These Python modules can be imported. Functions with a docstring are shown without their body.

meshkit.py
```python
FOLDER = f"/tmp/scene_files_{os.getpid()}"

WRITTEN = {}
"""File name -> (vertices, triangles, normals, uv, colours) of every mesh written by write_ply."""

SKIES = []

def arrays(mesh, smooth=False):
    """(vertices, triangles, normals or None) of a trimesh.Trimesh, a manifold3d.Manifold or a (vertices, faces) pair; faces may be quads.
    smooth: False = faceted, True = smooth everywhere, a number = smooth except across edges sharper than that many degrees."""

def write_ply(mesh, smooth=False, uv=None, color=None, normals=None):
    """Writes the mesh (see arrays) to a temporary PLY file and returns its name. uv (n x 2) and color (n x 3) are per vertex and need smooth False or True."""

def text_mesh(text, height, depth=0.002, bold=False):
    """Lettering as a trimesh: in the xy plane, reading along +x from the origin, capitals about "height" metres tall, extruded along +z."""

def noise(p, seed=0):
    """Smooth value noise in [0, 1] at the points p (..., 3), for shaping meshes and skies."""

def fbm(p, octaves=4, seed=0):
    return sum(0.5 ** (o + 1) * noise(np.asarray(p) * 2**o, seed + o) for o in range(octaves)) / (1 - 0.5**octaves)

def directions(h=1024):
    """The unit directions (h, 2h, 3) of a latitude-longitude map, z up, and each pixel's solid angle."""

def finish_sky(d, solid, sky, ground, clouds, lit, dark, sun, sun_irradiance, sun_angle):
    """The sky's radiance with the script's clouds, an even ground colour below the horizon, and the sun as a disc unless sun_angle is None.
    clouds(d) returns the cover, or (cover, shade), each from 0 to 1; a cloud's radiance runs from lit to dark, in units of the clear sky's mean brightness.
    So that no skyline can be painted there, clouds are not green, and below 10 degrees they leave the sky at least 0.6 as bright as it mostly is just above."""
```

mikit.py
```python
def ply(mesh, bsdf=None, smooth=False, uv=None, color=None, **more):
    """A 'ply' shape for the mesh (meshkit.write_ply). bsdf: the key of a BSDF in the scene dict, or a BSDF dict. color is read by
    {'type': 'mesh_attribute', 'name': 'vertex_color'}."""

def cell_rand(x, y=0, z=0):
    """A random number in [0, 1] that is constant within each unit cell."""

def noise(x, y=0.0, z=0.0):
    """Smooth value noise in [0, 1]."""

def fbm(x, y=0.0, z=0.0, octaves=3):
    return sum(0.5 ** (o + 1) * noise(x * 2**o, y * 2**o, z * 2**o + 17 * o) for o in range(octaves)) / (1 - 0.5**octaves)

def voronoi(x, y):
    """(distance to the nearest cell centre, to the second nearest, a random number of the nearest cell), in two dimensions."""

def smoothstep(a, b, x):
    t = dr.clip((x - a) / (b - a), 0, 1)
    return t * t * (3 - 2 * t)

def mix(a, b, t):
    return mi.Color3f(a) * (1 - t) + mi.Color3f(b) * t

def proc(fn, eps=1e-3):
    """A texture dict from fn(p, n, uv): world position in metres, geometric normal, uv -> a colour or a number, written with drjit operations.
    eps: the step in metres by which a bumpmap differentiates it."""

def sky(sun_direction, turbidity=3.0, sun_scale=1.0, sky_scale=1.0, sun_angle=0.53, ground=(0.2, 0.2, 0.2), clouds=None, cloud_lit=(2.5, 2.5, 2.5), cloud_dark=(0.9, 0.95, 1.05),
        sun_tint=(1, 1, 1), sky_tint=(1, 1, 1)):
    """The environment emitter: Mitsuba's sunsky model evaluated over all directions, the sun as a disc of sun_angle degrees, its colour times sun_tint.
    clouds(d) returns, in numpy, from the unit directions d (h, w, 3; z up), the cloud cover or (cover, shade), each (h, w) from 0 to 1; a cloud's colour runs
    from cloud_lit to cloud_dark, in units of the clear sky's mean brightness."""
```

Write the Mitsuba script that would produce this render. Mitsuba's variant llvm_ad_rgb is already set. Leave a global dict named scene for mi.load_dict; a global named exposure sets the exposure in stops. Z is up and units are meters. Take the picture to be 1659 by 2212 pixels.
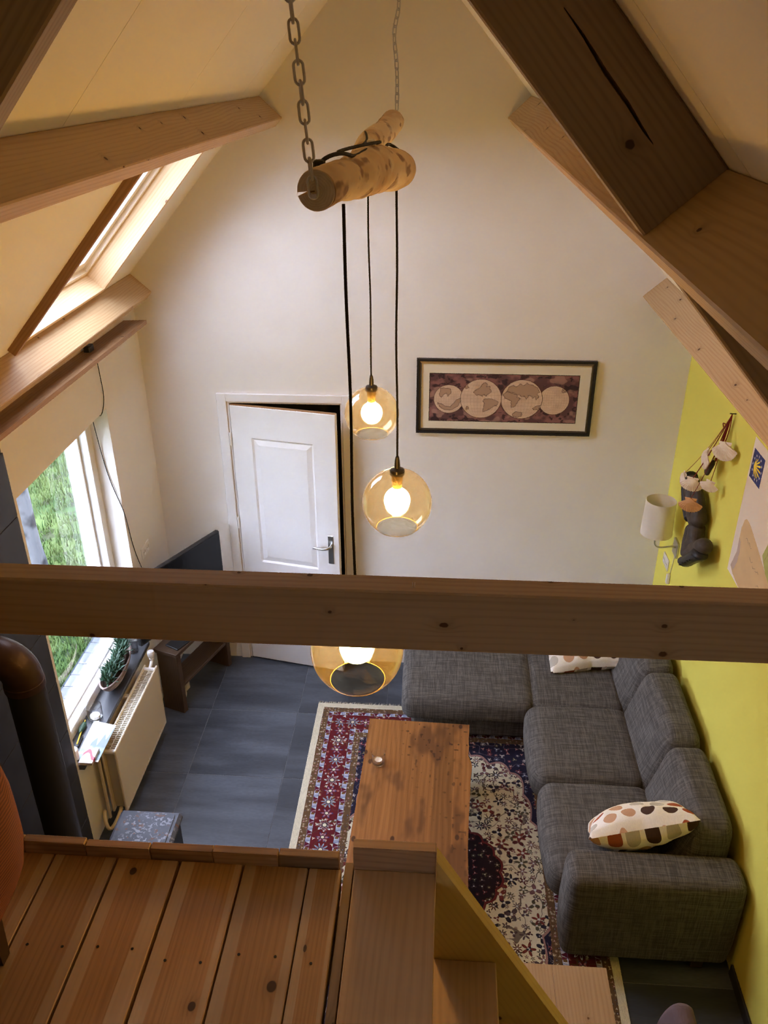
import math, random
import numpy as np, trimesh, manifold3d, shapely.geometry as sg, shapely.affinity as sa
import drjit as dr, mitsuba as mi
import mikit, meshkit
from mikit import noise, fbm, voronoi, cell_rand, smoothstep, mix
T = mi.ScalarTransform4f
scene, labels = {}, {}
rng = np.random.default_rng(7)

# ------------------------------------------------------------------ camera, sky, exposure
exposure = 1.15
CAM = np.array([0.0, 0.0, 3.931]); PITCH, YAW, ROLL, FPX = 27.8963, 4.0756, -0.2629, 1822.25
def cam_axes():
    p, y, r = np.radians([PITCH, YAW, ROLL])
    f = np.array([-np.sin(y) * np.cos(p), np.cos(y) * np.cos(p), -np.sin(p)])
    rt = np.array([np.cos(y), np.sin(y), 0.0]); up = np.cross(rt, f)
    return rt * np.cos(r) + up * np.sin(r), -rt * np.sin(r) + up * np.cos(r), f
_R, _U, _F = cam_axes()
scene['camera'] = {'type': 'perspective', 'fov_axis': 'x', 'fov': 2 * math.degrees(math.atan(829.5 / FPX)), 'near_clip': 0.02, 'far_clip': 200.0,
                   'to_world': T().look_at(origin=CAM.tolist(), target=(CAM + _F).tolist(), up=_U.tolist())}
def overcast(d):
    return np.full(d.shape[:2], 1.0), 0.25 * meshkit.fbm(d * 3.0, 3, 5)
SKY_K = 52.0
scene['sky'] = mikit.sky((-0.5, 0.3, 0.8), turbidity=6, sun_scale=0.0, sky_scale=SKY_K, clouds=overcast, cloud_lit=(0.88, 0.98, 1.26), cloud_dark=(0.68, 0.78, 1.06), ground=(0.1, 0.12, 0.06))
BULB = (84.0, 46.5, 14.0)        # radiance of one bulb

# ------------------------------------------------------------------ room dimensions (metres)
XL, XR, YB, YR = -1.887, 1.497, 5.026, -2.3
ZRIDGE, XRIDGE, SL = 4.607, -0.2953, 1.1181
NL = np.array([SL, 0, -1.0]) / math.hypot(SL, 1)      # inward normals of the slopes
NR = np.array([-SL, 0, -1.0]) / math.hypot(SL, 1)
DL = np.array([-1.0, 0, -SL]) / math.hypot(SL, 1)     # down the slopes
DR = np.array([1.0, 0, -SL]) / math.hypot(SL, 1)
RIDGE = np.array([XRIDGE, 0, ZRIDGE])
EY = np.array([0, 1.0, 0])
LOFT = 2.45

# ------------------------------------------------------------------ helpers
def numbered(name):
    if name not in scene and not any(k.startswith(name + '__') for k in scene): return name
    i = 1
    while True:
        k = f'{name}_{i:03d}'
        if k not in scene and not any(q.startswith(k + '__') for q in scene): return k
        i += 1
used = set()
def thing(name, label=None, cat=None, group=None, kind=None):
    key, i = name, 0
    while key in used or key in scene:
        i += 1; key = f'{name}_{i:03d}'
    used.add(key)
    d = {}
    if label: d['label'] = label
    if cat: d['category'] = cat
    if group: d['group'] = group
    if kind: d['kind'] = kind
    if d: labels[key] = d
    return key
def part(parent, name, mesh, bsdf, label=None, kind=None, smooth=False, uv=None, color=None, **more):
    base = f'{parent}__{name}'; key, i = base, 0
    while key in used or key in scene:
        i += 1; key = f'{base}_{i:03d}'
    used.add(key)
    scene[key] = mikit.ply(mesh, bsdf, smooth=smooth, uv=uv, color=color, **more)
    d = {}
    if label: d['label'] = label
    if kind: d['kind'] = kind
    if d: labels[key] = d
    return key
def solo(key, mesh, bsdf, smooth=False, uv=None, **more):
    scene[key] = mikit.ply(mesh, bsdf, smooth=smooth, uv=uv, **more)
    return key
def frame(axis, up):
    a = np.asarray(axis, float); a = a / np.linalg.norm(a)
    u = np.asarray(up, float); u = u - a * (u @ a); u = u / np.linalg.norm(u)
    return np.stack([a, u, np.cross(a, u)], 1)          # columns: local x, y, z
def place(mesh, origin, R=None):
    m = mesh.copy()
    v = np.asarray(m.vertices)
    m.vertices = (v @ R.T if R is not None else v) + np.asarray(origin, float)
    return m
def hull(pts): return trimesh.convex.convex_hull(np.asarray(pts, float))
def rbox(sx, sy, sz, r=0.003):
    r = min(r, .45 * min(sx, sy, sz)); p = []
    for i in (-1, 1):
        for j in (-1, 1):
            for k in (-1, 1):
                x, y, z = i * sx / 2, j * sy / 2, k * sz / 2
                p += [(x - i * r, y - j * r, z), (x - i * r, y, z - k * r), (x, y - j * r, z - k * r)]
    return hull(p)
def box6(x0, x1, y0, y1, z0, z1, r=0.003):
    return place(rbox(x1 - x0, y1 - y0, z1 - z0, r), ((x0 + x1) / 2, (y0 + y1) / 2, (z0 + z1) / 2))
def pbox(x0, x1, y0, y1, z0, z1):
    return place(trimesh.creation.box((x1 - x0, y1 - y0, z1 - z0)), ((x0 + x1) / 2, (y0 + y1) / 2, (z0 + z1) / 2))
def join(*ms): return trimesh.util.concatenate(list(ms))
def unmerge(m, axis=(0, 1, 0), off=(0.0, 0.0)):
    """Triangles of their own, with uv in metres: u along the axis, v across it on each face."""
    a = np.asarray(axis, float); a = a / np.linalg.norm(a)
    tri = np.asarray(m.vertices)[np.asarray(m.faces)]
    n = np.asarray(m.face_normals)
    c = np.cross(n, a); l = np.linalg.norm(c, axis=1)
    alt = np.cross(a, [0.3, 0.5, 0.81]); alt /= np.linalg.norm(alt)
    alt2 = np.cross(a, alt)
    c = np.where((l > .3)[:, None], c / np.maximum(l, 1e-9)[:, None], alt)
    # one sign per direction so that neighbouring faces agree
    s = np.sign(c @ np.array([0.91, 0.77, 0.63])); s[s == 0] = 1; c = c * s[:, None]
    u = tri @ a
    u = np.where((l > .3)[:, None], u, (tri @ alt2) * 8)
    v = np.einsum('fkj,fj->fk', tri, c)
    uv = np.stack([u.ravel() + off[0], v.ravel() + off[1]], 1)
    mm = trimesh.Trimesh(tri.reshape(-1, 3), np.arange(len(tri) * 3).reshape(-1, 3), process=False)
    return mm, uv
def wood(parent, name, mesh, axis, bsdf, seed=None, **kw):
    o = rng.uniform(0, 60, 2) if seed is None else np.array(seed, float)
    m, uv = unmerge(mesh, axis, o)
    return part(parent, name, m, bsdf, uv=uv, **kw)
def wsolo(key, mesh, axis, bsdf, seed=None):
    o = rng.uniform(0, 60, 2) if seed is None else np.array(seed, float)
    m, uv = unmerge(mesh, axis, o)
    return solo(key, m, bsdf, uv=uv)
def tube(pts, rad, n=10, caps=True, flat=1.0):
    P = np.asarray(pts, float); rad = np.broadcast_to(np.asarray(rad, float), (len(P),))
    t = np.gradient(P, axis=0); t /= np.linalg.norm(t, axis=1, keepdims=True)
    ref = np.array([0, 0, 1.0]) if abs(t[0, 2]) < .9 else np.array([1.0, 0, 0])
    u = ref - t[0] * (ref @ t[0]); u /= np.linalg.norm(u); V, F = [], []
    a = np.arange(n) * 2 * np.pi / n
    for i in range(len(P)):
        u = u - t[i] * (u @ t[i]); u /= np.linalg.norm(u); w = np.cross(t[i], u)
        V.append(P[i] + rad[i] * (np.cos(a)[:, None] * u + flat * np.sin(a)[:, None] * w))
    V = np.vstack(V)
    for i in range(len(P) - 1):
        for j in range(n):
            k = (j + 1) % n
            F += [(i * n + j, i * n + k, (i + 1) * n + k), (i * n + j, (i + 1) * n + k, (i + 1) * n + j)]
    if caps:
        c0, c1 = len(V), len(V) + 1; V = np.vstack([V, P[:1], P[-1:]])
        b = (len(P) - 1) * n
        for j in range(n):
            k = (j + 1) % n
            F += [(c0, k, j), (c1, b + j, b + k)]
    return trimesh.Trimesh(V, F, process=False)
def spline(pts, n=40):
    from scipy.interpolate import CubicSpline
    P = np.asarray(pts, float); s = np.r_[0, np.cumsum(np.linalg.norm(np.diff(P, axis=0), axis=1))]
    return CubicSpline(s, P)(np.linspace(0, s[-1], n))
def lathe(profile, n=32, close=False):
    P = np.asarray(profile, float); a = np.arange(n) * 2 * np.pi / n
    V = np.stack([P[:, None, 0] * np.cos(a), P[:, None, 0] * np.sin(a), np.broadcast_to(P[:, None, 1], (len(P), n))], -1).reshape(-1, 3)
    F = []
    for i in range(len(P) - 1 + (1 if close else 0)):
        i2 = (i + 1) % len(P)
        for j in range(n):
            k = (j + 1) % n
            F += [(i * n + j, i * n + k, i2 * n + k), (i * n + j, i2 * n + k, i2 * n + j)]
    return trimesh.Trimesh(V, F, process=False)
def extr(poly, h): return trimesh.creation.extrude_polygon(poly, h, engine='earcut')
def soft(sx, sy, sz, r, puff=(0, 0, 0), n=10, seed=0, wob=0.0):
    """A rounded upholstery block whose faces swell by puff along x, y and z."""
    g = lambda s: np.unique(np.r_[np.linspace(-s / 2, -s / 2 + r, 5), np.linspace(-s / 2 + r, s / 2 - r, n), np.linspace(s / 2 - r, s / 2, 5)])
    xs, ys, zs = g(sx), g(sy), g(sz); V, F = [], []
    def side(A, B, fn, flip):
        o = sum(len(v) for v in V); V.append(np.array([fn(a, b) for a in A for b in B]))
        for i in range(len(A) - 1):
            for j in range(len(B) - 1):
                q = [o + i * len(B) + j, o + (i + 1) * len(B) + j, o + (i + 1) * len(B) + j + 1, o + i * len(B) + j + 1]
                if flip: q = q[::-1]
                F.append((q[0], q[1], q[2])); F.append((q[0], q[2], q[3]))
    for s in (-1, 1):
        side(xs, ys, lambda a, b: (a, b, s * sz / 2), s < 0)
        side(ys, zs, lambda a, b: (s * sx / 2, a, b), s < 0)
        side(zs, xs, lambda a, b: (b, s * sy / 2, a), s < 0)
    V = np.vstack(V); h = np.array([sx, sy, sz]) / 2
    c = np.clip(V, -(h - r), h - r); d = V - c; l = np.linalg.norm(d, axis=1, keepdims=True)
    P = c + np.where(l > 1e-9, d / np.maximum(l, 1e-9) * r, 0)
    q = P / h
    bump = lambda a, b: np.clip(1 - a ** 2, 0, 1) ** .7 * np.clip(1 - b ** 2, 0, 1) ** .7
    N = np.where(np.abs(q) > .6, np.sign(q), 0)
    P[:, 0] += puff[0] * q[:, 0] * bump(q[:, 1], q[:, 2]); P[:, 1] += puff[1] * q[:, 1] * bump(q[:, 0], q[:, 2]); P[:, 2] += puff[2] * q[:, 2] * bump(q[:, 0], q[:, 1])
    if wob: P += wob * (np.stack([meshkit.noise(P * 7 + k * 9, seed) for k in range(3)], 1) - .5)
    m = trimesh.Trimesh(P, np.array(F)); m.merge_vertices(digits_vertex=5)
    return m
def mf(m):
    m = trimesh.Trimesh(np.asarray(m.vertices), np.asarray(m.faces)); m.merge_vertices(digits_vertex=6); m.update_faces(m.nondegenerate_faces())
    return manifold3d.Manifold(manifold3d.Mesh(np.asarray(m.vertices, np.float32), np.asarray(m.faces, np.uint32)))
def tm(M):
    k = M.to_mesh(); return trimesh.Trimesh(k.vert_properties[:, :3], k.tri_verts, process=False)
def minus(a, *bs):
    A = mf(a)
    for b in bs: A = A - mf(b)
    return tm(A)

# ------------------------------------------------------------------ materials
def rgb(*c): return {'type': 'rgb', 'value': list(c)}
def C(*c): return mi.Color3f(*c)
def principled(key, color, rough=.6, spec=.4, **kw):
    d = {'type': 'principled', 'base_color': color if isinstance(color, dict) else rgb(*color), 'roughness': rough, 'specular': spec, **kw}
    scene[key] = {'type': 'twosided', 'bsdf': d}
    return key
def bumped(key, color, height, scale, rough=.6, spec=.4, eps=1e-3, **kw):
    d = {'type': 'principled', 'base_color': color if isinstance(color, dict) else rgb(*color), 'roughness': rough, 'specular': spec, **kw}
    scene[key] = {'type': 'twosided', 'bsdf': {'type': 'bumpmap', 'arbitrary': mikit.proc(height, eps), 'scale': scale, 'bsdf': d}}
    return key
def plaster_fn(base):
    def fn(p, n, uv):
        k = fbm(p.x * 2.1, p.y * 2.1, p.z * 2.1)
        return C(*base) * (0.96 + 0.06 * k)
    return mikit.proc(fn)
principled('mat_plaster', plaster_fn((.74, .715, .67)), .9, .2)
principled('mat_yellow', plaster_fn((.63, .57, .105)), .9, .2)
principled('mat_ceiling', plaster_fn((.74, .71, .64)), .8, .25)
principled('mat_reveal', (.83, .83, .82), .8, .3)
def wood_fn(c1, c2, knot, dens, ring=70.0, warp=2.2, fine=.35, patch=.0, big=1.0):
    def fn(p, n, uv):
        u, v = mi.Float(uv.x), mi.Float(uv.y)
        cu, cv = .24, .075
        iu, iv = dr.floor(u / cu), dr.floor(v / cv)
        kx = (iu + .3 + .4 * cell_rand(iu, iv, 3)) * cu; ky = (iv + .32 + .36 * cell_rand(iu, iv, 4)) * cv
        on = dr.select(cell_rand(iu, iv, 5) < dens, 1.0, 0.0)
        rr = (.003 + .009 * dr.square(cell_rand(iu, iv, 6))) * big
        dx, dy = u - kx, v - ky
        d = dr.sqrt(dr.square(dx / (1.0 + .7 * cell_rand(iu, iv, 7))) + dr.square(dy))
        halo = on * dr.exp(-dr.square(d / (rr * 2.6)))
        r = v * ring + warp * fbm(u * 1.1, v * 6.0, 3.0) * 2 + halo * 1.3
        g = .5 + .5 * dr.sin(r * 6.2832)
        f = noise(u * 9, v * 420)
        big_ = fbm(u * .8, v * 9.0, 8.0)
        c = mix(c1, c2, dr.clip(.42 * g * g + fine * (f - .3) + .8 * (big_ - .45), 0, 1))
        core = on * (1 - smoothstep(rr * .75, rr * 1.15, d + .0012 * noise(u * 300, v * 300)))
        c = mix(c, C(*knot), dr.clip(core * .85 + halo * .25, 0, 1))
        if patch:
            c = c * (1 - patch * smoothstep(.5, .7, fbm(u * 5, v * 14, 5.0)))
        return c
    return mikit.proc(fn)
principled('mat_beam', wood_fn((.46, .315, .165), (.36, .215, .095), (.085, .04, .02), .20), .55, .35)
principled('mat_rafter', wood_fn((.27, .19, .115), (.18, .115, .064), (.05, .026, .014), .05), .6, .3)
principled('mat_trim', wood_fn((.31, .175, .08), (.22, .11, .05), (.07, .03, .015), .08), .55, .35)
principled('mat_lining', wood_fn((.66, .49, .29), (.54, .37, .19), (.2, .1, .05), .16), .5, .4)
principled('mat_sash', wood_fn((.80, .75, .66), (.72, .64, .52), (.4, .28, .18), .06), .45, .4)
principled('mat_stair', wood_fn((.50, .345, .19), (.41, .265, .135), (.11, .05, .02), .10), .5, .35)
principled('mat_stair_edge', wood_fn((.58, .40, .13), (.50, .325, .095), (.11, .05, .02), .05), .5, .35)
principled('mat_nosing', wood_fn((.42, .275, .16), (.28, .165, .088), (.07, .03, .015), .10, patch=.4), .55, .35)
principled('mat_spacer', wood_fn((.24, .17, .10), (.17, .115, .065), (.05, .03, .015), .12), .7, .25)
principled('mat_diningtop', wood_fn((.37, .255, .15), (.29, .19, .105), (.12, .06, .03), .12), .5, .35)
principled('mat_stand', wood_fn((.075, .045, .027), (.048, .028, .016), (.03, .015, .01), .10), .55, .35)
principled('mat_tie', wood_fn((.36, .265, .165), (.28, .19, .11), (.075, .035, .018), .55, 55.0, 1.6, .35, 0, .62), .6, .3)
def plank_fn(p, n, uv):
    # uv: u along the plank, v from 0 to 1 across it plus ten times the plank's number
    u, k = mi.Float(uv.x), dr.floor(uv.y / 10.0)
    w = mi.Float(uv.y) - 10.0 * k
    v = w * .137
    us = u + k * 3.71
    lo = .08 + .30 * cell_rand(k, 2) * cell_rand(k, 9); hi = .93 - .34 * cell_rand(k, 4) * cell_rand(k, 8)
    wob = .07 * (fbm(us * 2.3, k * 5.3) - .5) + .012 * (noise(us * 11.0, k) - .5)
    edge = 1 - smoothstep(lo - .012, lo + .012, w + wob) * (1 - smoothstep(hi - .012, hi + .012, w - wob))
    r = v * 75 + 3.0 * fbm(us * 1.0, v * 6.0, k)
    cu, cv = .33, .0685
    iu, iv = dr.floor(us / cu), dr.floor(v / cv)
    kx = (iu + .25 + .5 * cell_rand(iu, iv, 3 + k)) * cu; ky = (iv + .32 + .36 * cell_rand(iu, iv, 4 + k)) * cv
    on = dr.select(cell_rand(iu, iv, 5 + k) < .36, 1.0, 0.0)
    rr = .0045 + .014 * dr.square(cell_rand(iu, iv, 6 + k))
    d = dr.sqrt(dr.square((us - kx) / 1.25) + dr.square(v - ky))
    halo = on * dr.exp(-dr.square(d / (rr * 2.2)))
    g = .5 + .5 * dr.sin((r + halo) * 6.2832)
    heart = mix((.47, .265, .105), (.325, .165, .060), dr.clip(.32 * g * g + .5 * (noise(us * 8, v * 400) - .3) + .7 * (fbm(us * .9, v * 8, k) - .45), 0, 1))
    sap = mix((.56, .405, .24), (.46, .315, .175), dr.clip(.4 * noise(us * 8, v * 300) + .4 * fbm(us * 2, v * 10, k), 0, 1))
    c = mix(heart, sap, edge)
    core = on * (1 - smoothstep(rr * .75, rr * 1.1, d))
    c = mix(c, C(.06, .028, .014), dr.clip(core * .88 + .3 * halo, 0, 1))
    return c * (.85 + .3 * cell_rand(k, 17))
principled('mat_plank', mikit.proc(plank_fn), .5, .35)
def table_fn(p, n, uv):
    u, v = mi.Float(uv.x), mi.Float(uv.y)
    r = v * 32 + 3.5 * fbm(u * .9, v * 5.0, 3.0)
    g = .5 + .5 * dr.sin(r * 6.2832)
    strip = cell_rand(dr.floor((v + .012 * noise(u * 1.5)) / .105), 4)
    c = mix((.29, .125, .036), (.175, .066, .017), dr.clip(.4 * g + .5 * (noise(u * 7, v * 350) - .3) + .7 * (fbm(u * 1.4, v * 8) - .4), 0, 1))
    c = c * (.66 + .40 * strip)
    stain = smoothstep(.50, .70, fbm(u * 3.2 + 5.0, v * 8.0, 2.0, 4))
    c = mix(c, C(.10, .04, .014), .8 * stain)
    spots = smoothstep(.80, .88, noise(u * 46, v * 60)) * smoothstep(.45, .65, fbm(u * 2.0, v * 4.0, 7.0))
    c = mix(c, C(.05, .02, .01), .8 * spots)
    f, s, w = voronoi(u * 3.3, v * 5.5)
    kn = dr.select(w < .38, 1 - smoothstep(.045, .075, f), 0.0)
    return mix(c, C(.045, .017, .008), .85 * kn)
principled('mat_table', mikit.proc(table_fn), .5, .22)
def log_fn(p, n, uv):
    k = fbm(p.x * 9, p.y * 7, p.z * 9, 4); b = fbm(p.x * 28, p.y * 16, p.z * 28, 3)
    c = mix((.74, .58, .36), (.56, .38, .19), smoothstep(.35, .7, k))
    c = mix(c, C(.24, .12, .05), .8 * smoothstep(.54, .70, b))
    return mix(c, C(.78, .66, .46), .6 * smoothstep(.58, .72, fbm(p.x * 14 + 7, p.y * 11, p.z * 14, 3)))
bumped('mat_log', mikit.proc(log_fn), lambda p, n, uv: fbm(p.x * 30, p.y * 18, p.z * 30, 3), .012, .7, .2)
def cut_fn(p, n, uv):
    r = dr.sqrt(dr.square(uv.x) + dr.square(uv.y))
    return mix((.52, .45, .36), (.47, .40, .31), .5 + .5 * dr.sin(r * 1300 + 5 * noise(uv.x * 90, uv.y * 90))) * (.85 + .3 * fbm(uv.x * 60, uv.y * 60))
principled('mat_cut', mikit.proc(cut_fn), .8, .2)
def tile_fn(p, n, uv):
    i, j = dr.floor((p.x + 1.5166) / .6025), dr.floor((p.y - 4.4266) / .6025)
    t = cell_rand(i, j, 2)
    s = fbm(p.x * 1.6 + 9 * t, p.y * 9.0 + 5 * t, t * 10, 4)
    c = mix((.038, .044, .056), (.076, .088, .110), smoothstep(.3, .72, s))
    return c * (.85 + .3 * t) * (.92 + .16 * noise(p.x * 60, p.y * 220))
principled('mat_tile', mikit.proc(tile_fn), .40, .45)
principled('mat_grout', (.105, .112, .125), .9, .2)
def slate_fn(p, n, uv):
    return mix((.016, .015, .015), (.030, .029, .028), fbm(p.y * 7, p.z * 7, 1.0, 4))
principled('mat_slate', mikit.proc(slate_fn), .45, .4)
def fabric_fn(p, n, uv):
    ax, ay, az = dr.abs(n.x), dr.abs(n.y), dr.abs(n.z)
    a = dr.select(az > dr.maximum(ax, ay), p.x, dr.select(ax > ay, p.y, p.x))
    b = dr.select(az > dr.maximum(ax, ay), p.y, p.z)
    s1 = noise(a * 420, b * 22) * .6 + noise(a * 160, b * 9) * .4
    s2 = noise(a * 22 + 50, b * 420) * .6 + noise(a * 9 + 9, b * 160) * .4
    k = dr.clip(.5 * s1 + .5 * s2, 0, 1)
    c = mix((.062, .057, .051), (.142, .132, .119), smoothstep(.25, .80, k))
    return c * (.93 + .14 * noise(a * 700, b * 700))
bumped('mat_sofa', mikit.proc(fabric_fn), lambda p, n, uv: noise(p.x * 500, p.y * 500, p.z * 500), .0016, .95, .15, 5e-4)
principled('mat_sofa_dark', (.03, .027, .024), .9, .2)
def dots_fn(p, n, uv):
    g = .094; row = dr.floor(uv.y / g); x = uv.x + g * .5 * (row - 2 * dr.floor(row / 2))
    i = dr.floor(x / g)
    dx = x - (i + .5 + .16 * (cell_rand(i, row, 8) - .5)) * g; dy = uv.y - (row + .5 + .16 * (cell_rand(i, row, 9) - .5)) * g
    d = dr.sqrt(dx * dx + dy * dy)
    t = cell_rand(i, row, 21)
    c = dr.select(t < .30, C(.30, .075, .03), dr.select(t < .52, C(.055, .028, .018), dr.select(t < .76, C(.46, .42, .34), C(.48, .28, .16))))
    m = 1 - smoothstep(.0335, .0350, d)
    return mix(C(.80, .76, .68), c, m) * (.94 + .1 * noise(uv.x * 400, uv.y * 400))
principled('mat_dots', mikit.proc(dots_fn), .9, .2)
def ribs_fn(p, n, uv):
    s = .5 + .5 * dr.sin((p.z + .25 * p.y) * 6.2832 / .0062)
    return mix((.085, .020, .007), (.21, .058, .020), s) * (.85 + .3 * fbm(p.x * 20, p.y * 20, p.z * 20))
principled('mat_corduroy', mikit.proc(ribs_fn), .95, .15, sheen=.5)
principled('mat_darkwood', (.035, .018, .010), .5, .4)
principled('mat_mauve', (.105, .075, .082), .85, .2)
principled('mat_white', (.80, .80, .79), .4, .4)
principled('mat_doorwhite', (.80, .81, .82), .45, .4)
principled('mat_framewhite', (.82, .83, .83), .4, .4)
principled('mat_radiator', (.78, .72, .58), .35, .45)
principled('mat_fins', (.62, .58, .48), .5, .3)
principled('mat_black', (.012, .012, .013), .4, .4)
principled('mat_cord', (.010, .009, .009), .6, .3)
principled('mat_cap', (.035, .028, .022), .3, .5)
principled('mat_socket_amber', (.30, .20, .09), .4, .4)
principled('mat_screen', (.005, .006, .008), .2, .2)
principled('mat_steel', (.55, .55, .54), .28, .5, metallic=1.0)
principled('mat_chain', (.46, .46, .46), .45, .5, metallic=.3)
principled('mat_bronze', (.16, .135, .10), .4, .5, metallic=.7)
principled('mat_shade', (.72, .68, .60), .9, .2)
principled('mat_wax', (.85, .82, .74), .5, .4)
principled('mat_soil', (.03, .02, .014), .95, .1)
principled('mat_silldark', (.035, .037, .042), .35, .45)
def rust_fn(p, n, uv):
    return mix((.060, .026, .013), (.026, .012, .008), fbm(p.x * 14, p.y * 14, p.z * 24, 3))
principled('mat_rust', mikit.proc(rust_fn), .4, .45, metallic=.3)
principled('mat_pipe', (.014, .013, .012), .42, .4)
def clay_fn(p, n, uv):
    return mix((.26, .20, .175), (.13, .095, .08), smoothstep(.4, .7, fbm(p.x * 22, p.y * 22, p.z * 40, 3)))
principled('mat_clay', mikit.proc(clay_fn), .8, .2)
scene['mat_leaf'] = {'type': 'twosided', 'bsdf': {'type': 'principled', 'base_color': mikit.proc(lambda p, n, uv: mix((.010, .036, .022), (.04, .085, .045), noise(p.x * 60, p.y * 60, p.z * 60))), 'roughness': .45, 'specular': .4}}
def flaky_fn(p, n, uv):
    k = fbm(p.x * 95, p.y * 95, p.z * 40, 3)
    m = smoothstep(.57, .62, k) * smoothstep(.40, .60, fbm(p.x * 11 + 3, p.y * 11, 2.0))
    c = mix((.060, .068, .090), (.105, .115, .145), fbm(p.x * 18, p.y * 18, 6.0))
    c = mix(c, C(.30, .32, .38), .75 * m)
    return mix(c, C(.16, .07, .03), .7 * smoothstep(.70, .75, fbm(p.x * 40 + 9, p.y * 40, 4.0)))
principled('mat_flaky', mikit.proc(flaky_fn), .6, .35)
principled('mat_iron', (.012, .012, .013), .45, .4)
# glass
scene['mat_pane'] = {'type': 'thindielectric'}
scene['mat_tumbler'] = {'type': 'dielectric', 'int_ior': 1.5}
def hazy(tint, w):
    return {'type': 'blendbsdf', 'weight': w, 'clear': {'type': 'thindielectric', 'int_ior': 1.52, 'specular_transmittance': tint},
            'haze': {'type': 'twosided', 'bsdf': {'type': 'diffuse', 'reflectance': rgb(.82, .66, .34)}}}
scene['mat_amber'] = hazy(rgb(.95, .88, .69), .011)
def seeds_fn(p, n, uv):
    f, s, w = voronoi(uv.x * 26, uv.y * 16)
    k = (1 - smoothstep(.05, .11, f)) * dr.select(w < .5, 1.0, 0.0)
    return mix(C(.93, .83, .57), C(.35, .26, .10), k)
scene['mat_amber_seeded'] = hazy(mikit.proc(seeds_fn), .017)
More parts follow.
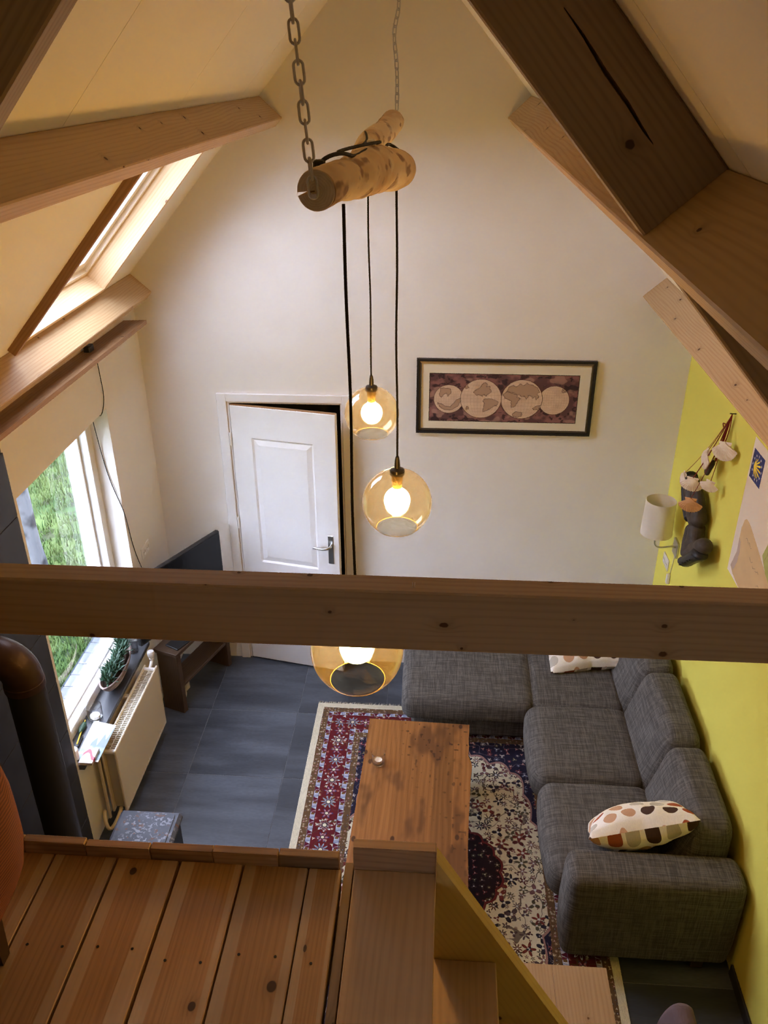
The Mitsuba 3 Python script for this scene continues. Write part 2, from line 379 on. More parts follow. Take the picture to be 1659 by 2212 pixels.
# outdoors
def grass_fn(p, n, uv):
    k = fbm(p.x * 2.2, p.y * 2.2, 1.0, 4)
    c = mix((.022, .050, .010), (.055, .085, .020), smoothstep(.3, .7, k))
    return mix(c, C(.016, .014, .010), .7 * smoothstep(.58, .70, fbm(p.x * 9, p.y * 9, 3.0)))
principled('mat_lawn', mikit.proc(grass_fn), .9, .2)
scene['mat_blade'] = {'type': 'twosided', 'bsdf': {'type': 'principled', 'base_color': mikit.proc(lambda p, n, uv: mix((.018, .052, .008), (.080, .115, .028), noise(p.x * 7, p.y * 7))), 'roughness': .8, 'specular': .2}}
def bark_fn(p, n, uv):
    k = fbm(p.x * 6, p.y * 6, p.z * 5, 4)
    return mix((.028, .028, .030), (.115, .118, .125), smoothstep(.42, .62, k))
principled('mat_bark', mikit.proc(bark_fn), .9, .2)
principled('mat_paver', mikit.proc(lambda p, n, uv: mix((.020, .027, .036), (.036, .044, .056), fbm(p.x * 12, p.y * 12))), .85, .2)
principled('mat_joint', (.11, .12, .125), .9, .2)
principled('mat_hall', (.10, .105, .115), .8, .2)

# ------------------------------------------------------------------ room shell
def struct(name): return thing(name, kind='structure')
# floor: tiles laid on a screed
fl = struct('floor')
solo(fl, pbox(XL - .3, XR + .3, YR - .2, YB + .25, -.20, -.0010), 'mat_grout')
P_ = .6025
for i in range(-1, 6):
    for j in range(-11, 2):
        x0, x1 = max(-1.5166 + i * P_, XL - .01), min(-1.5166 + (i + 1) * P_, XR + .01)
        y0, y1 = max(4.4266 + j * P_, YR), min(4.4266 + (j + 1) * P_, YB + .02)
        if x1 - x0 < .05 or y1 - y0 < .05: continue
        part(fl, 'tile', box6(x0 + .0015, x1 - .0015, y0 + .0015, y1 - .0015, -.02, 0.0, .0015), 'mat_tile')
# walls
WY0, WY1, WZ0, WZ1 = 3.252, 4.376, .572, 2.218          # window opening in the left wall
ZL, ZRW = ZRIDGE - SL * (XRIDGE - XL), ZRIDGE - SL * (XR - XRIDGE)
wl = struct('wall_left')
prof = sg.Polygon([(YR - .2, -.2), (YB + .2, -.2), (YB + .2, ZL + .05), (YR - .2, ZL + .05)])
hole = sg.Polygon([(WY0, WZ0), (WY1, WZ0), (WY1, WZ1), (WY0, WZ1)])
m = extr(prof.difference(hole), .26)
solo(wl, place(m, (XL - .26, 0, 0), np.array([[0, 0, 1.0], [1, 0, 0], [0, 1, 0]])), 'mat_plaster')
wr = struct('wall_right')
m = extr(sg.box(YR - .2, -.2, YB + .2, ZRW + .05), .2)
solo(wr, place(m, (XR, 0, 0), np.array([[0, 0, 1.0], [1, 0, 0], [0, 1, 0]])), 'mat_yellow')
def gable(y0, h, hole=None):
    g = sg.Polygon([(XL - .25, -.2), (XR + .2, -.2), (XR + .2, ZRW - SL * .2 + .10), (XRIDGE, ZRIDGE + .10), (XL - .25, ZL - SL * .25 + .10)])
    if hole is not None: g = g.difference(hole)
    return place(extr(g, h), (0, y0 + h, 0), np.array([[1.0, 0, 0], [0, 0, -1], [0, 1, 0]]))
DX0, DX1, DZ = -1.368, -.622, 2.036
wb = struct('wall_back')
solo(wb, gable(YB, .12, sg.box(DX0, -.005, DX1, DZ)), 'mat_plaster')
wf = struct('wall_front')
solo(wf, gable(YR - .12, .12), 'mat_plaster')
bb = struct('baseboard_right')
solo(bb, box6(XR - .012, XR, YR, 2.70, 0, .07, .002), 'mat_slate')

# ceiling: two slopes of boards on a slab, the left one with a roof window opening
SK = dict(y0=3.405, y1=4.515, s0=.80 * math.hypot(1, SL), s1=1.565 * math.hypot(1, SL))   # s: metres down the slope from the ridge
LEN_L = (XRIDGE - XL) * math.hypot(1, SL) + .02; LEN_R = (XR - XRIDGE) * math.hypot(1, SL) + .02
cl = struct('ceiling')
def slope_slab(poly, D, N, t0, t1):
    """poly in (y, s); from t0 to t1 behind the plane of the ceiling."""
    m = extr(poly, t1 - t0)
    R = np.stack([EY, D, -N], 1)
    m = place(m, RIDGE - N * t0, R)
    if np.linalg.det(R) < 0: m.invert()
    return m
skh = sg.box(SK['y0'], SK['s0'], SK['y1'], SK['s1']).union(sg.box(-1.05, SK['s0'] + .22, -.38, SK['s1'] - .25))
slabs = join(slope_slab(sg.box(YR - .1, -.02, YB + .1, LEN_L + .35).difference(skh), DL, NL, .014, .20),
             slope_slab(sg.box(YR - .1, -.02, YB + .1, LEN_R + .35), DR, NR, .014, .20))
solo(cl, slabs, 'mat_ceiling')
seams = [YR, -1.87, -.80, .265, 1.335, 2.402, 3.470, 4.548, YB + .02]
for a, b in zip(seams[:-1], seams[1:]):
    part(cl, 'panel', slope_slab(sg.box(a + .0012, 0, b - .0012, LEN_L).difference(skh), DL, NL, 0, .016), 'mat_ceiling')
    part(cl, 'panel', slope_slab(sg.box(a + .0012, 0, b - .0012, LEN_R), DR, NR, 0, .016), 'mat_ceiling')

# ------------------------------------------------------------------ roof timbers
BD, BT = .163, .063          # depth from the ceiling, thickness
YT = 1.44                    # front face of the truss
def purlin_mesh(p_top, D, N, y0, y1):
    """p_top (x, z): the upper edge where the up-slope face meets the ceiling."""
    c = np.array([p_top[0], 0, p_top[1]]) + D * BT / 2 + N * BD / 2
    return place(rbox(y1 - y0, BT, BD, .004), c + EY * (y0 + y1) / 2, np.stack([EY, D, N], 1))
def on_slope(x): return (x, ZRIDGE - SL * abs(x - XRIDGE))
def fixm(m):
    if m.volume < 0: m.invert()
    return m
for x, D, N, lab in ((-1.026, DL, NL, 'upper pine purlin on the left slope, above the roof window'), (-1.880, DL, NL, 'lower pine purlin under the roof window, brightly lit by its daylight'),
                     (.437, DR, NR, 'upper pine purlin on the right slope, crossing the dark rafter at the frame edge'), (1.280, DR, NR, 'lower pine purlin on the right slope, above the yellow wall')):
    k = thing('purlin', lab, 'beam')
    used.discard(k); mm = fixm(purlin_mesh(on_slope(x), D, N, YR, YB)); wsolo(k, mm, EY, 'mat_beam'); used.add(k)
# rafters of the truss with a long crack in the right one
for s, D, N, lab, L in ((-1, DL, NL, 'dark rafter in the top left corner with a bright inner edge', LEN_L), (1, DR, NR, 'big dark rafter at the top right with a long crack along it', LEN_R)):
    k = thing('rafter', lab, 'beam')
    dep = BD + (.012 if s < 0 else -.008)
    R = np.stack([D, EY, N], 1)
    m = fixm(place(rbox(L, .064, dep, .004), RIDGE + D * (L / 2) + N * (dep / 2 + .0005) + EY * (YT + .032), R))
    cuts = []
    for x, D2, N2 in ((-1.026, DL, NL), (-1.880, DL, NL)) if s < 0 else ((.437, DR, NR), (1.280, DR, NR)):
        c = np.array([on_slope(x)[0], 0, on_slope(x)[1]]) + D2 * BT / 2 + N2 * (BD + .02) / 2
        cuts.append(fixm(place(trimesh.creation.box((.3, BT + .001, BD + .05)), c + EY * YT, np.stack([EY, D2, N2], 1))))
    if s > 0:
        # the crack: a thin wedge taken out of the front face
        a, b = np.array([.163, 0, 4.004]), np.array([.316, 0, 3.822])
        K = [(0, .001, .0), (.2, .0042, .0012), (.45, .0072, -.0008), (.7, .0065, .0010), (.88, .0045, -.0004), (1.0, .001, .0)]
        ax = (b - a) / np.linalg.norm(b - a); Rr = frame(ax, EY); Lc = np.linalg.norm(b - a)
        for (t0, w0, o0), (t1, w1, o1) in zip(K[:-1], K[1:]):
            cuts.append(fixm(place(hull([(t * Lc, dy, o + sg_ * w * f_ / 2) for t, w, o in ((t0 - .002, w0, o0), (t1 + .002, w1, o1)) for sg_ in (-1, 1) for dy, f_ in ((-.004, 1.15), (.022, .1))]), a + EY * (YT - .0005), Rr)))
    m = minus(m, *cuts)
    used.discard(k); wsolo(k, m, D, 'mat_rafter'); used.add(k)
tb = thing('tie_beam', 'long knotty pine tie beam spanning the room across the middle of the view', 'beam')
wood(tb, 'beam', box6(XL, XR, YT, YT + .063, 2.8365, 2.9835, .004), (1, 0, 0), 'mat_tie', seed=(31.3, 12.42))
for dx in (-.0015, .0035):
    part(tb, 'staple', tube([(-.045 + dx, YT + .018, 2.983), (-.045 + dx, YT + .018, 2.9855), (-.045 + dx, YT + .036, 2.9855), (-.045 + dx, YT + .036, 2.983)], .0006, 6), 'mat_steel', label='shiny steel staple')

# the board above the window, resting on the wall
k = thing('wall_plate_board', 'dark shelf board right under the lower left purlin, with a bright front edge', 'board')
bp = [(XL + .0005, 1.2, 2.655), (-1.757, 1.2, 2.655), (-1.755, 4.85, 2.602), (XL + .0005, 4.83, 2.602)]
m = hull([(a, b, c - d) for a, b, c in bp for d in (0, .024)])
used.discard(k); wsolo(k, m, EY, 'mat_trim'); used.add(k)
# roof window (structure): pine lining, white sash, glass
def sbox(y0, y1, s0, s1, t0, t1, r=.002):
    """A box in the left slope's frame: y, s down the slope, t behind the ceiling plane (negative: into the room)."""
    return fixm(place(rbox(y1 - y0, s1 - s0, t1 - t0, r), RIDGE + EY * (y0 + y1) / 2 + DL * (s0 + s1) / 2 - NL * (t0 + t1) / 2, np.stack([EY, DL, NL], 1)))
def roof_window(w2, y0, y1, s0, s1):
    wood(w2, 'lining_board', sbox(y0 - .004, y0 + .022, s0, s1, -.040, .17), DL, 'mat_trim')
    wood(w2, 'lining_board', sbox(y1 - .022, y1 + .004, s0, s1, -.014, .17), DL, 'mat_lining')
    wood(w2, 'lining_board', sbox(y0 + .022, y1 - .022, s0, s0 + .022, -.014, .17), EY, 'mat_lining')
    wood(w2, 'lining_board', sbox(y0 + .022, y1 - .022, s1 - .022, s1 + .002, -.014, .17), EY, 'mat_lining')
    a0, a1, b0, b1 = y0 + .022, y1 - .022, s0 + .022, s1 - .022
    for nm, wd, ta, tb_ in (('frame', .030, .10, .17), ('sash', .085, .125, .185)):
        o = 0 if nm == 'frame' else .032
        q0, q1, r0, r1 = a0 + o, a1 - o, b0 + o, b1 - o
        wd = wd if nm == 'frame' else .055
        for bx, ax in ((sbox(q0, q0 + wd, r0, r1, ta, tb_), DL), (sbox(q1 - wd, q1, r0, r1, ta, tb_), DL), (sbox(q0 + wd, q1 - wd, r0, r0 + wd, ta, tb_), EY), (sbox(q0 + wd, q1 - wd, r1 - wd, r1, ta, tb_), EY)):
            wood(w2, nm, bx, ax, 'mat_sash')
    gl = .155
    m = trimesh.Trimesh([RIDGE + EY * yy + DL * ss - NL * gl for yy, ss in ((a0 + .08, b0 + .08), (a1 - .08, b0 + .08), (a1 - .08, b1 - .08), (a0 + .08, b1 - .08))], [(0, 1, 2), (0, 2, 3)], process=False)
    part(w2, 'pane', m, 'mat_pane')
roof_window(struct('window_2'), SK['y0'], SK['y1'], SK['s0'], SK['s1'])
roof_window(struct('window_3'), -1.05, -.38, SK['s0'] + .22, SK['s1'] - .25)

# window in the left wall (structure)
w1 = struct('window_1')
def xb(x0, x1, y0, y1, z0, z1, r=.003): return box6(x0, x1, y0, y1, z0, z1, r)
FX = -2.000
def ring(name, x0, x1, yy0, yy1, zz0, zz1, wy, wb_, wt, mat):
    part(w1, name, xb(x0, x1, yy0, yy0 + wy, zz0, zz1), mat); part(w1, name, xb(x0, x1, yy1 - wy, yy1, zz0, zz1), mat)
    part(w1, name, xb(x0, x1, yy0 + wy, yy1 - wy, zz0, zz0 + wb_), mat); part(w1, name, xb(x0, x1, yy0 + wy, yy1 - wy, zz1 - wt, zz1), mat)
XO = XL - .255
ring('frame', XO, FX, WY0 - .004, WY1 + .004, .590, WZ1 + .004, .071, .068, .045, 'mat_framewhite')
ring('sash', FX - .112, FX - .050, WY0 + .073, WY1 - .073, .662, WZ1 - .045, .014, .012, .02, 'mat_framewhite')
ring('frame', XO, FX - .112, WY0 + .067, WY1 - .067, .640, WZ1 - .04, .012, .012, .012, 'mat_framewhite')
m = trimesh.Trimesh([(FX - .100, WY0 + .08, .672), (FX - .100, WY1 - .08, .672), (FX - .100, WY1 - .08, 2.16), (FX - .100, WY0 + .08, 2.16)], [(0, 1, 2), (0, 2, 3)], process=False)
part(w1, 'pane', m, 'mat_pane')
part(w1, 'sill', box6(FX - .01, XL + .030, WY0 + .001, WY1 - .001, .572, .600, .004), 'mat_silldark', label='dark stone window sill')

# door (structure): casing, leaf ajar, lever handle
d1 = struct('door_1')
for bx in (xb(DX0 - .062, DX0, YB - .016, YB, 0, DZ + .055), xb(DX1, DX1 + .050, YB - .016, YB, 0, DZ + .055)):
    part(d1, 'architrave', bx, 'mat_doorwhite')
part(d1, 'architrave', xb(DX0, DX1, YB - .016, YB, DZ, DZ + .055), 'mat_doorwhite')
for bx in (xb(DX0, DX0 + .014, YB, YB + .12, 0, DZ), xb(DX1 - .014, DX1, YB, YB + .12, 0, DZ), xb(DX0 + .014, DX1 - .014, YB, YB + .12, DZ - .014, DZ)):
    part(d1, 'jamb', bx, 'mat_doorwhite')
HNG = np.array([DX0 + .018, YB - .012, 0]); ANG = math.radians(-11.0)
RD = np.array([[math.cos(ANG), -math.sin(ANG), 0], [math.sin(ANG), math.cos(ANG), 0], [0, 0, 1.0]])
def leaf(m): return place(m, HNG, RD)
LW, LH, LT = .712, 2.012, .038
body = box6(0, LW, 0, LT, .012, LH, .003)
cut = []
PN = ((.135, LW - .150, .86, 1.80), (.135, LW - .150, .20, .70))
for px0, px1, pz0, pz1 in PN:
    cut.append(hull([(px0, -.001, pz0), (px1, -.001, pz0), (px1, -.001, pz1), (px0, -.001, pz1), (px0 + .014, .009, pz0 + .014), (px1 - .014, .009, pz0 + .014), (px1 - .014, .009, pz1 - .014), (px0 + .014, .009, pz1 - .014)]))
body = minus(body, *cut)
lf = part(d1, 'leaf', leaf(body), 'mat_doorwhite', label='white door leaf standing ajar')
for px0, px1, pz0, pz1 in PN:
    w = .050
    part(lf, 'panel', leaf(hull([(px0 + .014, .0095, pz0 + .014), (px1 - .014, .0095, pz0 + .014), (px1 - .014, .0095, pz1 - .014), (px0 + .014, .0095, pz1 - .014), (px0 + w, .001, pz0 + w), (px1 - w, .001, pz0 + w), (px1 - w, .001, pz1 - w), (px0 + w, .001, pz1 - w)])), 'mat_doorwhite')
wood(lf, 'top_edge', leaf(box6(.002, LW - .002, .003, LT - .003, LH, LH + .0015, .0005)), RD[:, 0], 'mat_trim')
hd = part(lf, 'handle_plate', leaf(box6(LW - .078, LW - .040, -.007, 0, .925, 1.145, .003)), 'mat_steel')
part(lf, 'handle', leaf(tube(spline([(LW - .058, -.004, 1.07), (LW - .058, -.040, 1.07), (LW - .070, -.052, 1.068), (LW - .12, -.054, 1.063), (LW - .170, -.050, 1.062)], 24), .0085, 12)), 'mat_steel', smooth=True, label='steel lever handle')
for z in (.28, 1.16, 1.78): part(d1, 'hinge', place(trimesh.creation.cylinder(.008, .085, sections=12), (DX0 + .010, YB - .018, z)), 'mat_white')
# dim hall behind the door
hl = struct('wall_hall')
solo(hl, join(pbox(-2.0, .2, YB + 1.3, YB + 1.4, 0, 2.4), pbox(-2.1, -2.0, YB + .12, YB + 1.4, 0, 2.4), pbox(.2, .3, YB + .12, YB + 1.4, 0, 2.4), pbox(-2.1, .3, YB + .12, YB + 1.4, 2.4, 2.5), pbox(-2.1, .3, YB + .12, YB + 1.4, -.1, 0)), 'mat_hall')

# slate tiled panel behind the stove pipe (structure)
sp = struct('wall_tiled')
solo(sp, pbox(XL - .002, XL + .018, 1.30, 3.189, -.004, 2.50), 'mat_grout')
for r in range(9):
    z0, z1 = r * .310 - .005, min((r + 1) * .310 - .005, 2.50)
    off = .0 if r % 2 else .30
    for c in range(5):
        ya, yb = 3.190 - .6 * (c + 1) + (.30 if off else 0), min(3.190, 3.190 - .6 * c + (.30 if off else 0))
        ya = max(ya, 1.30)
        if yb - ya < .03 or z1 - z0 < .03: continue
        part(sp, 'tile', box6(XL + .006, XL + .026, ya + .0015, yb - .0015, max(z0, 0) + .0015, z1 - .0015, .0015), 'mat_slate')

# ------------------------------------------------------------------ the loft floor
lo = struct('floor_loft')
solo(lo, pbox(XL + .002, -.178, YR, 1.185, LOFT - .05, LOFT - .024), 'mat_spacer')
PX = [-.176, -.247, -.383, -.520, -.656, -.791, -.928, -1.065, -1.202, -1.339, -1.476, -1.613, -1.750, XL + .003]
GAP = [.003, .0015, .006, .006, .0025, .0035, .004, .004, .004, .004, .004, .004, .004]
def plank_mesh(xa, xb, k, y0=YR, y1=1.196):
    m = box6(xa, xb, y0, y1, LOFT - .024, LOFT, .0018)
    mm, uv = unmerge(m, EY)
    v = np.asarray(mm.vertices)
    w = np.clip((v[:, 0] - xa) / max(xb - xa, 1e-6), 0, .999)
    return mm, np.stack([v[:, 1], 10.0 * k + w], 1)
for i in range(len(PX) - 1):
    xb, xa = PX[i] - GAP[i] / 2, PX[i + 1] + GAP[i] / 2 + .001
    m, uv = plank_mesh(xa, xb, i + 1)
    pk = part(lo, 'plank', m, 'mat_plank', uv=uv)
    if i < 7:
        for yy in (.985, .40):
            for fx in ((.24, .76) if xb - xa > .1 else (.5,)):
                part(pk, 'screw', place(trimesh.creation.cylinder(.0028, .0012, sections=10), (xa + fx * (xb - xa), yy + .012 * math.sin(i * 2.3), LOFT + .0003)), 'mat_iron')
bx_edges = [-.182, -.3095, -.448, -.583, -.722, -.857, -.995, -1.13, -1.27, -1.41, -1.55, -1.69, -1.83]
for i in range(len(bx_edges) - 1):
    h = .030 + .003 * math.sin(i * 1.9); t = .002 * math.cos(i * 2.7)
    wood(lo, 'nosing', box6(bx_edges[i + 1] + .001, bx_edges[i] - .001, 1.1965 + t, 1.216 + t, LOFT - .045, LOFT + h, .0015), (1, 0, 0), 'mat_nosing')
wood(lo, 'spacer_batten', box6(-.1715, -.1535, YR, 1.218, LOFT - .06, LOFT - .004, .001), EY, 'mat_spacer')
wood(lo, 'joist', box6(XL, -.158, 1.08, 1.15, LOFT - .21, LOFT - .052, .003), (1, 0, 0), 'mat_rafter')
wood(lo, 'joist', box6(XL, -.158, -.30, -.23, LOFT - .21, LOFT - .052, .003), (1, 0, 0), 'mat_rafter')
# staircase
st = thing('staircase', 'steep pine stairs going down to the right from the loft edge', 'staircase')
wood(st, 'top_board', box6(-.1505, .018, YR + .01, 1.196, LOFT - .04, LOFT + .004, .002), EY, 'mat_stair', label='wide pale pine board at the head of the stairs')
wood(st, 'end_block', box6(-.1525, .0185, 1.1965, 1.222, LOFT - .04, LOFT + .066, .002), (1, 0, 0), 'mat_nosing')
P0s, sl_ = np.array([.0195, 0, 2.512]), 1.768
dirs = np.array([1, 0, -sl_]) / math.hypot(1, sl_); nrm = np.array([sl_, 0, 1.0]) / math.hypot(1, sl_)
for yc, lab in ((1.196, 'far'), (.40, 'near')):
    zf = P0s[2]
    pts = [(P0s[0], 2.512), (P0s[0] + 2.512 / sl_, 0.0), (P0s[0] + 2.512 / sl_ - .30, 0.0), (P0s[0], 2.512 - .30 * sl_)]
    m = extr(sg.Polygon(pts), .036)
    m = fixm(place(m, (0, yc + .018, 0), np.array([[1.0, 0, 0], [0, 0, -1], [0, 1, 0]])))
    wood(st, 'stringer', m, dirs, 'mat_stair_edge')
for i in range(1, 10):
    z = 2.45 - .2432 * i; x0 = .0195 + .1375 * (i - 1)
    wood(st, 'tread', box6(x0 - .04, x0 + .1365, .4185, 1.1775, z - .035, z, .003), EY, 'mat_stair')
# ------------------------------------------------------------------ stove pipe and metal box
k = thing('stove_pipe', 'dark stove pipe with a rusty brown elbow beside the black tiled wall', 'stove pipe')
PC = np.array([-1.655, 2.60]); PR = .075
part(k, 'pipe', place(lathe([(0, 0), (PR, 0), (PR, 1.735), (0, 1.735)], 40), (PC[0], PC[1], 0)), 'mat_pipe', smooth=30)
part(k, 'collar', place(lathe([(PR, 1.70), (PR + .006, 1.70), (PR + .006, 1.73), (PR, 1.735)], 40), (PC[0], PC[1], 0)), 'mat_rust', smooth=30)
a = np.linspace(0, np.pi / 2, 14)
el = np.r_[[[PC[0], PC[1], 1.72]], np.stack([PC[0] - .115 + .115 * np.cos(a), np.full(14, PC[1]), 1.74 + .115 * np.sin(a)], 1), [[XL + .022, PC[1], 1.855]]]
part(k, 'elbow', tube(el, PR + .003, 36), 'mat_rust', smooth=40, label='rusty brown elbow')
k = thing('metal_box', 'low weathered dark metal box with a flaking grey top, on the floor beside the radiator', 'metal box')
bz = .40
def taper(w0, d0, w1, d1, z0, z1):
    return hull([(sx * w / 2, sy * d / 2, z) for w, d, z in ((w0, d0, z0), (w1, d1, z1)) for sx in (-1, 1) for sy in (-1, 1)])
bc = (-1.482, 3.02, 0)
part(k, 'body', place(join(taper(.40, .33, .30, .25, .0, .12), taper(.30, .25, .30, .25, .12, .36)), bc), 'mat_iron')
part(k, 'lid', place(rbox(.335, .29, .045, .016), (bc[0], bc[1], bz - .0225)), 'mat_flaky', label='flaking grey metal lid')
part(k, 'rim', place(rbox(.27, .225, .004, .001), (bc[0], bc[1], bz + .002)), 'mat_flaky')
part(k, 'knob', place(trimesh.creation.icosphere(2, .013), (bc[0] + .20, bc[1] + .12, .15)), 'mat_steel', smooth=True, label='shiny round knob')
part(k, 'knob_stem', tube([(bc[0] + .14, bc[1] + .10, .13), (bc[0] + .195, bc[1] + .118, .148)], .006, 8), 'mat_iron')

# ------------------------------------------------------------------ radiator
k = thing('radiator', 'cream panel radiator below the window sill', 'radiator')
RY0, RY1, RZ0, RZ1 = 3.415, 4.185, .085, .560
RXF, RXB = -1.750, -1.838
part(k, 'front_panel', box6(RXF - .012, RXF, RY0, RY1, RZ0, RZ1, .004), 'mat_radiator')
part(k, 'back_panel', box6(RXB, RXB + .012, RY0, RY1, RZ0, RZ1, .004), 'mat_radiator')
V = []
n = 24
for row, (xa, xb) in enumerate(((RXB + .013, RXB + .043), (RXF - .043, RXF - .013))):
    p = []
    for i in range(n):
        y = RY0 + .03 + (RY1 - RY0 - .06) * i / (n - 1) ; w = (RY1 - RY0 - .06) / (n - 1)
        p += [(xa, y), (xb, y + .02 * w), (xb, y + .5 * w), (xa, y + .52 * w)]
    ln = sg.LineString(p).buffer(.0022, cap_style=2, join_style=2)
    m = extr(ln, RZ1 - RZ0 - .032); V.append(place(m, (0, 0, RZ0 + .02)))
part(k, 'fins', join(*V), 'mat_fins')
for i in range(27):
    part(k, 'dimple', place(trimesh.creation.icosphere(1, .0070), (RXF - .0022, RY0 + .02 + (RY1 - RY0 - .04) * i / 26, RZ0 + .022)), 'mat_white')
xm = (RXF + RXB) / 2
part(k, 'pipe_tee', join(tube([(RXB + .01, RY1 - .03, .545), (RXF - .01, RY1 - .03, .545)], .013, 12), tube([(xm, RY1 - .03, .545), (xm, RY1 + .010, .560), (xm, RY1 + .03, .575)], .011, 12)), 'mat_white', smooth=40)
part(k, 'valve', join(place(lathe([(0, 0), (.016, 0), (.016, .012), (.013, .014), (.022, .03), (.024, .055), (.019, .066), (0, .066)], 16), (xm, RY1 + .03, .578))), 'mat_white', smooth=30, label='white thermostat valve')
part(k, 'pipe_tee', tube([(RXB + .01, RY0 + .02, .535), (RXF - .01, RY0 + .02, .535)], .013, 12), 'mat_white', smooth=40)
part(k, 'bracket', box6(XL + .001, RXB, RY1 - .30, RY1 - .27, .53, .545, .001), 'mat_white')
part(k, 'bracket', box6(XL + .001, RXB, RY0 + .20, RY0 + .23, .53, .545, .001), 'mat_white')
part(k, 'feed_pipe', tube(spline([(xm, RY0 + .02, .10), (xm, RY0 - .05, .085), (xm - .03, RY0 - .10, .06), (xm - .06, RY0 - .07, .10), (XL + .014, RY0 - .02, .11)], 24), .011, 10), 'mat_radiator', smooth=True)
part(k, 'feed_pipe', tube([(RXB - .012, RY0 - .012, .52), (RXB - .012, RY0 - .016, .06)], .009, 10), 'mat_radiator', smooth=True)

# ------------------------------------------------------------------ things on the window sill
SZ = .600
k = thing('planter', 'boat-shaped brown clay planter of spiky succulents on the window sill', 'planter')
def boat(ln, wd, z, t):
    a = np.linspace(0, 2 * np.pi, 48, endpoint=False)
    c, s = np.cos(a), np.sin(a)
    return np.stack([wd * np.sign(s) * np.abs(s) ** 1.25 * (1 - .15 * c), ln * np.sign(c) * np.abs(c) ** .85, np.full(48, z)], 1)
rings = [boat(.10, .022, 0, 0), boat(.155, .042, .03, 0), boat(.205, .058, .075, 0), boat(.225, .064, .105, 0), boat(.212, .056, .106, 0), boat(.19, .047, .07, 0)]
Vv = np.vstack(rings); Ff = []
for i in range(len(rings) - 1):
    for j in range(48):
        q = (j + 1) % 48; Ff += [(i * 48 + j, i * 48 + q, (i + 1) * 48 + q), (i * 48 + j, (i + 1) * 48 + q, (i + 1) * 48 + j)]
Vv = np.vstack([Vv, [[0, 0, 0], [0, 0, .07]]])
for j in range(48):
    q = (j + 1) % 48; Ff += [(len(Vv) - 2, q, j), (len(Vv) - 1, 5 * 48 + j, 5 * 48 + q)]
pot_c = np.array([-1.925, 3.985, SZ])
m = trimesh.Trimesh(Vv, Ff); trimesh.repair.fix_normals(m)
part(k, 'pot', place(m, pot_c), 'mat_clay', smooth=45)
so = hull(np.vstack([boat(.19, .047, .072, 0), boat(.15, .035, .092, 0)]))
part(k, 'soil', place(so, pot_c), 'mat_soil')
lv = []
for i in range(60):
    t = rng.uniform(-1, 1); bx = rng.uniform(-.035, .035) * (1 - .5 * abs(t)); by = t * .165
    base = np.array([bx, by, .085 + rng.uniform(0, .045)]); base[2] += .055 * max(0, by / .165)
    for q in range(8):
        az, elv = rng.uniform(0, 2 * np.pi), rng.uniform(.15, 1.2); L = rng.uniform(.045, .080)
        d = np.array([np.cos(az) * np.cos(elv), np.sin(az) * np.cos(elv), np.sin(elv)]); sd = np.cross(d, [0, 0, 1]); sd /= np.linalg.norm(sd); up = np.cross(sd, d)
        w = .0075
        lv.append(hull([base, base + d * L * .4 + sd * w, base + d * L * .4 - sd * w, base + d * L * .4 + up * .002, base + d * L * .4 - up * .003, base + d * L + up * .006]))
part(k, 'foliage', place(join(*lv), pot_c), 'mat_leaf', kind='stuff')
def tumbler(p, r, h, label, rc, group=None, parent='tealight_holder'):
    k = thing(parent, label, 'candle holder', group)
    part(k, 'glass', place(lathe([(0, .004), (r * .9, .004), (r, .02), (r * 1.04, h), (r * 1.0, h), (r * .96, .022), (r * .86, .010), (0, .010)], 40), p), 'mat_tumbler', smooth=40)
    c = part(k, 'tealight', place(lathe([(0, .0), (rc * .97, 0), (rc, .018), (rc * .94, .018), (rc * .9, .0155), (0, .0145)], 28), np.array(p) + (0, 0, .011)), 'mat_wax', smooth=30, label='white tealight')
    part(c, 'wick', place(trimesh.creation.cylinder(.0007, .008, sections=6), np.array(p) + (0, 0, .0275)), 'mat_iron')
tumbler((-1.935, 3.628, SZ), .043, .095, 'clear glass tealight holder on the window sill in front of the planter', .027)
k = thing('drinking_glass', 'clear glass standing behind the planter on the window sill', 'glass')
part(k, 'glass', place(lathe([(0, .0), (.030, .0), (.033, .05), (.036, .11), (.034, .11), (.031, .05), (.028, .004), (0, .004)], 36), (-1.925, 4.262, SZ)), 'mat_tumbler', smooth=40)
# picture card, pack, pencil, pen, candle
def photo_fn(p, n, uv):
    c = mix((.62, .74, .80), (.20, .32, .42), smoothstep(.35, .75, uv.y + .35 * (fbm(uv.x * 4, uv.y * 5) - .5)))
    c = mix(c, C(.82, .86, .88), smoothstep(.50, .66, fbm(uv.x * 3 + 4, uv.y * 6, 2.0)))
    return mix(c, C(.10, .14, .18), smoothstep(.60, .66, uv.x * .5 + .5 * uv.y + .2 * noise(uv.x * 8)) * smoothstep(.8, .6, uv.y))
principled('mat_photo', mikit.proc(photo_fn), .25, .5)
q = [(-1.936, 3.606), (-1.795, 3.575), (-1.793, 3.287), (-1.925, 3.299)]
m = trimesh.Trimesh([(x, y, SZ + .0012) for x, y in q] + [(x, y, SZ + .0042) for x, y in q], [(0, 2, 1), (0, 3, 2), (4, 5, 6), (4, 6, 7), (0, 1, 5), (0, 5, 4), (1, 2, 6), (1, 6, 5), (2, 3, 7), (2, 7, 6), (3, 0, 4), (3, 4, 7)], process=False)
uvq = np.array([(0, 0), (1, 0), (1, 1), (0, 1)] * 2, float)
k = thing('magazine', 'thin booklet with a pale blue sky and water cover overhanging the sill', 'booklet'); used.discard(k); solo(k, m, 'mat_photo', uv=uvq); used.add(k)
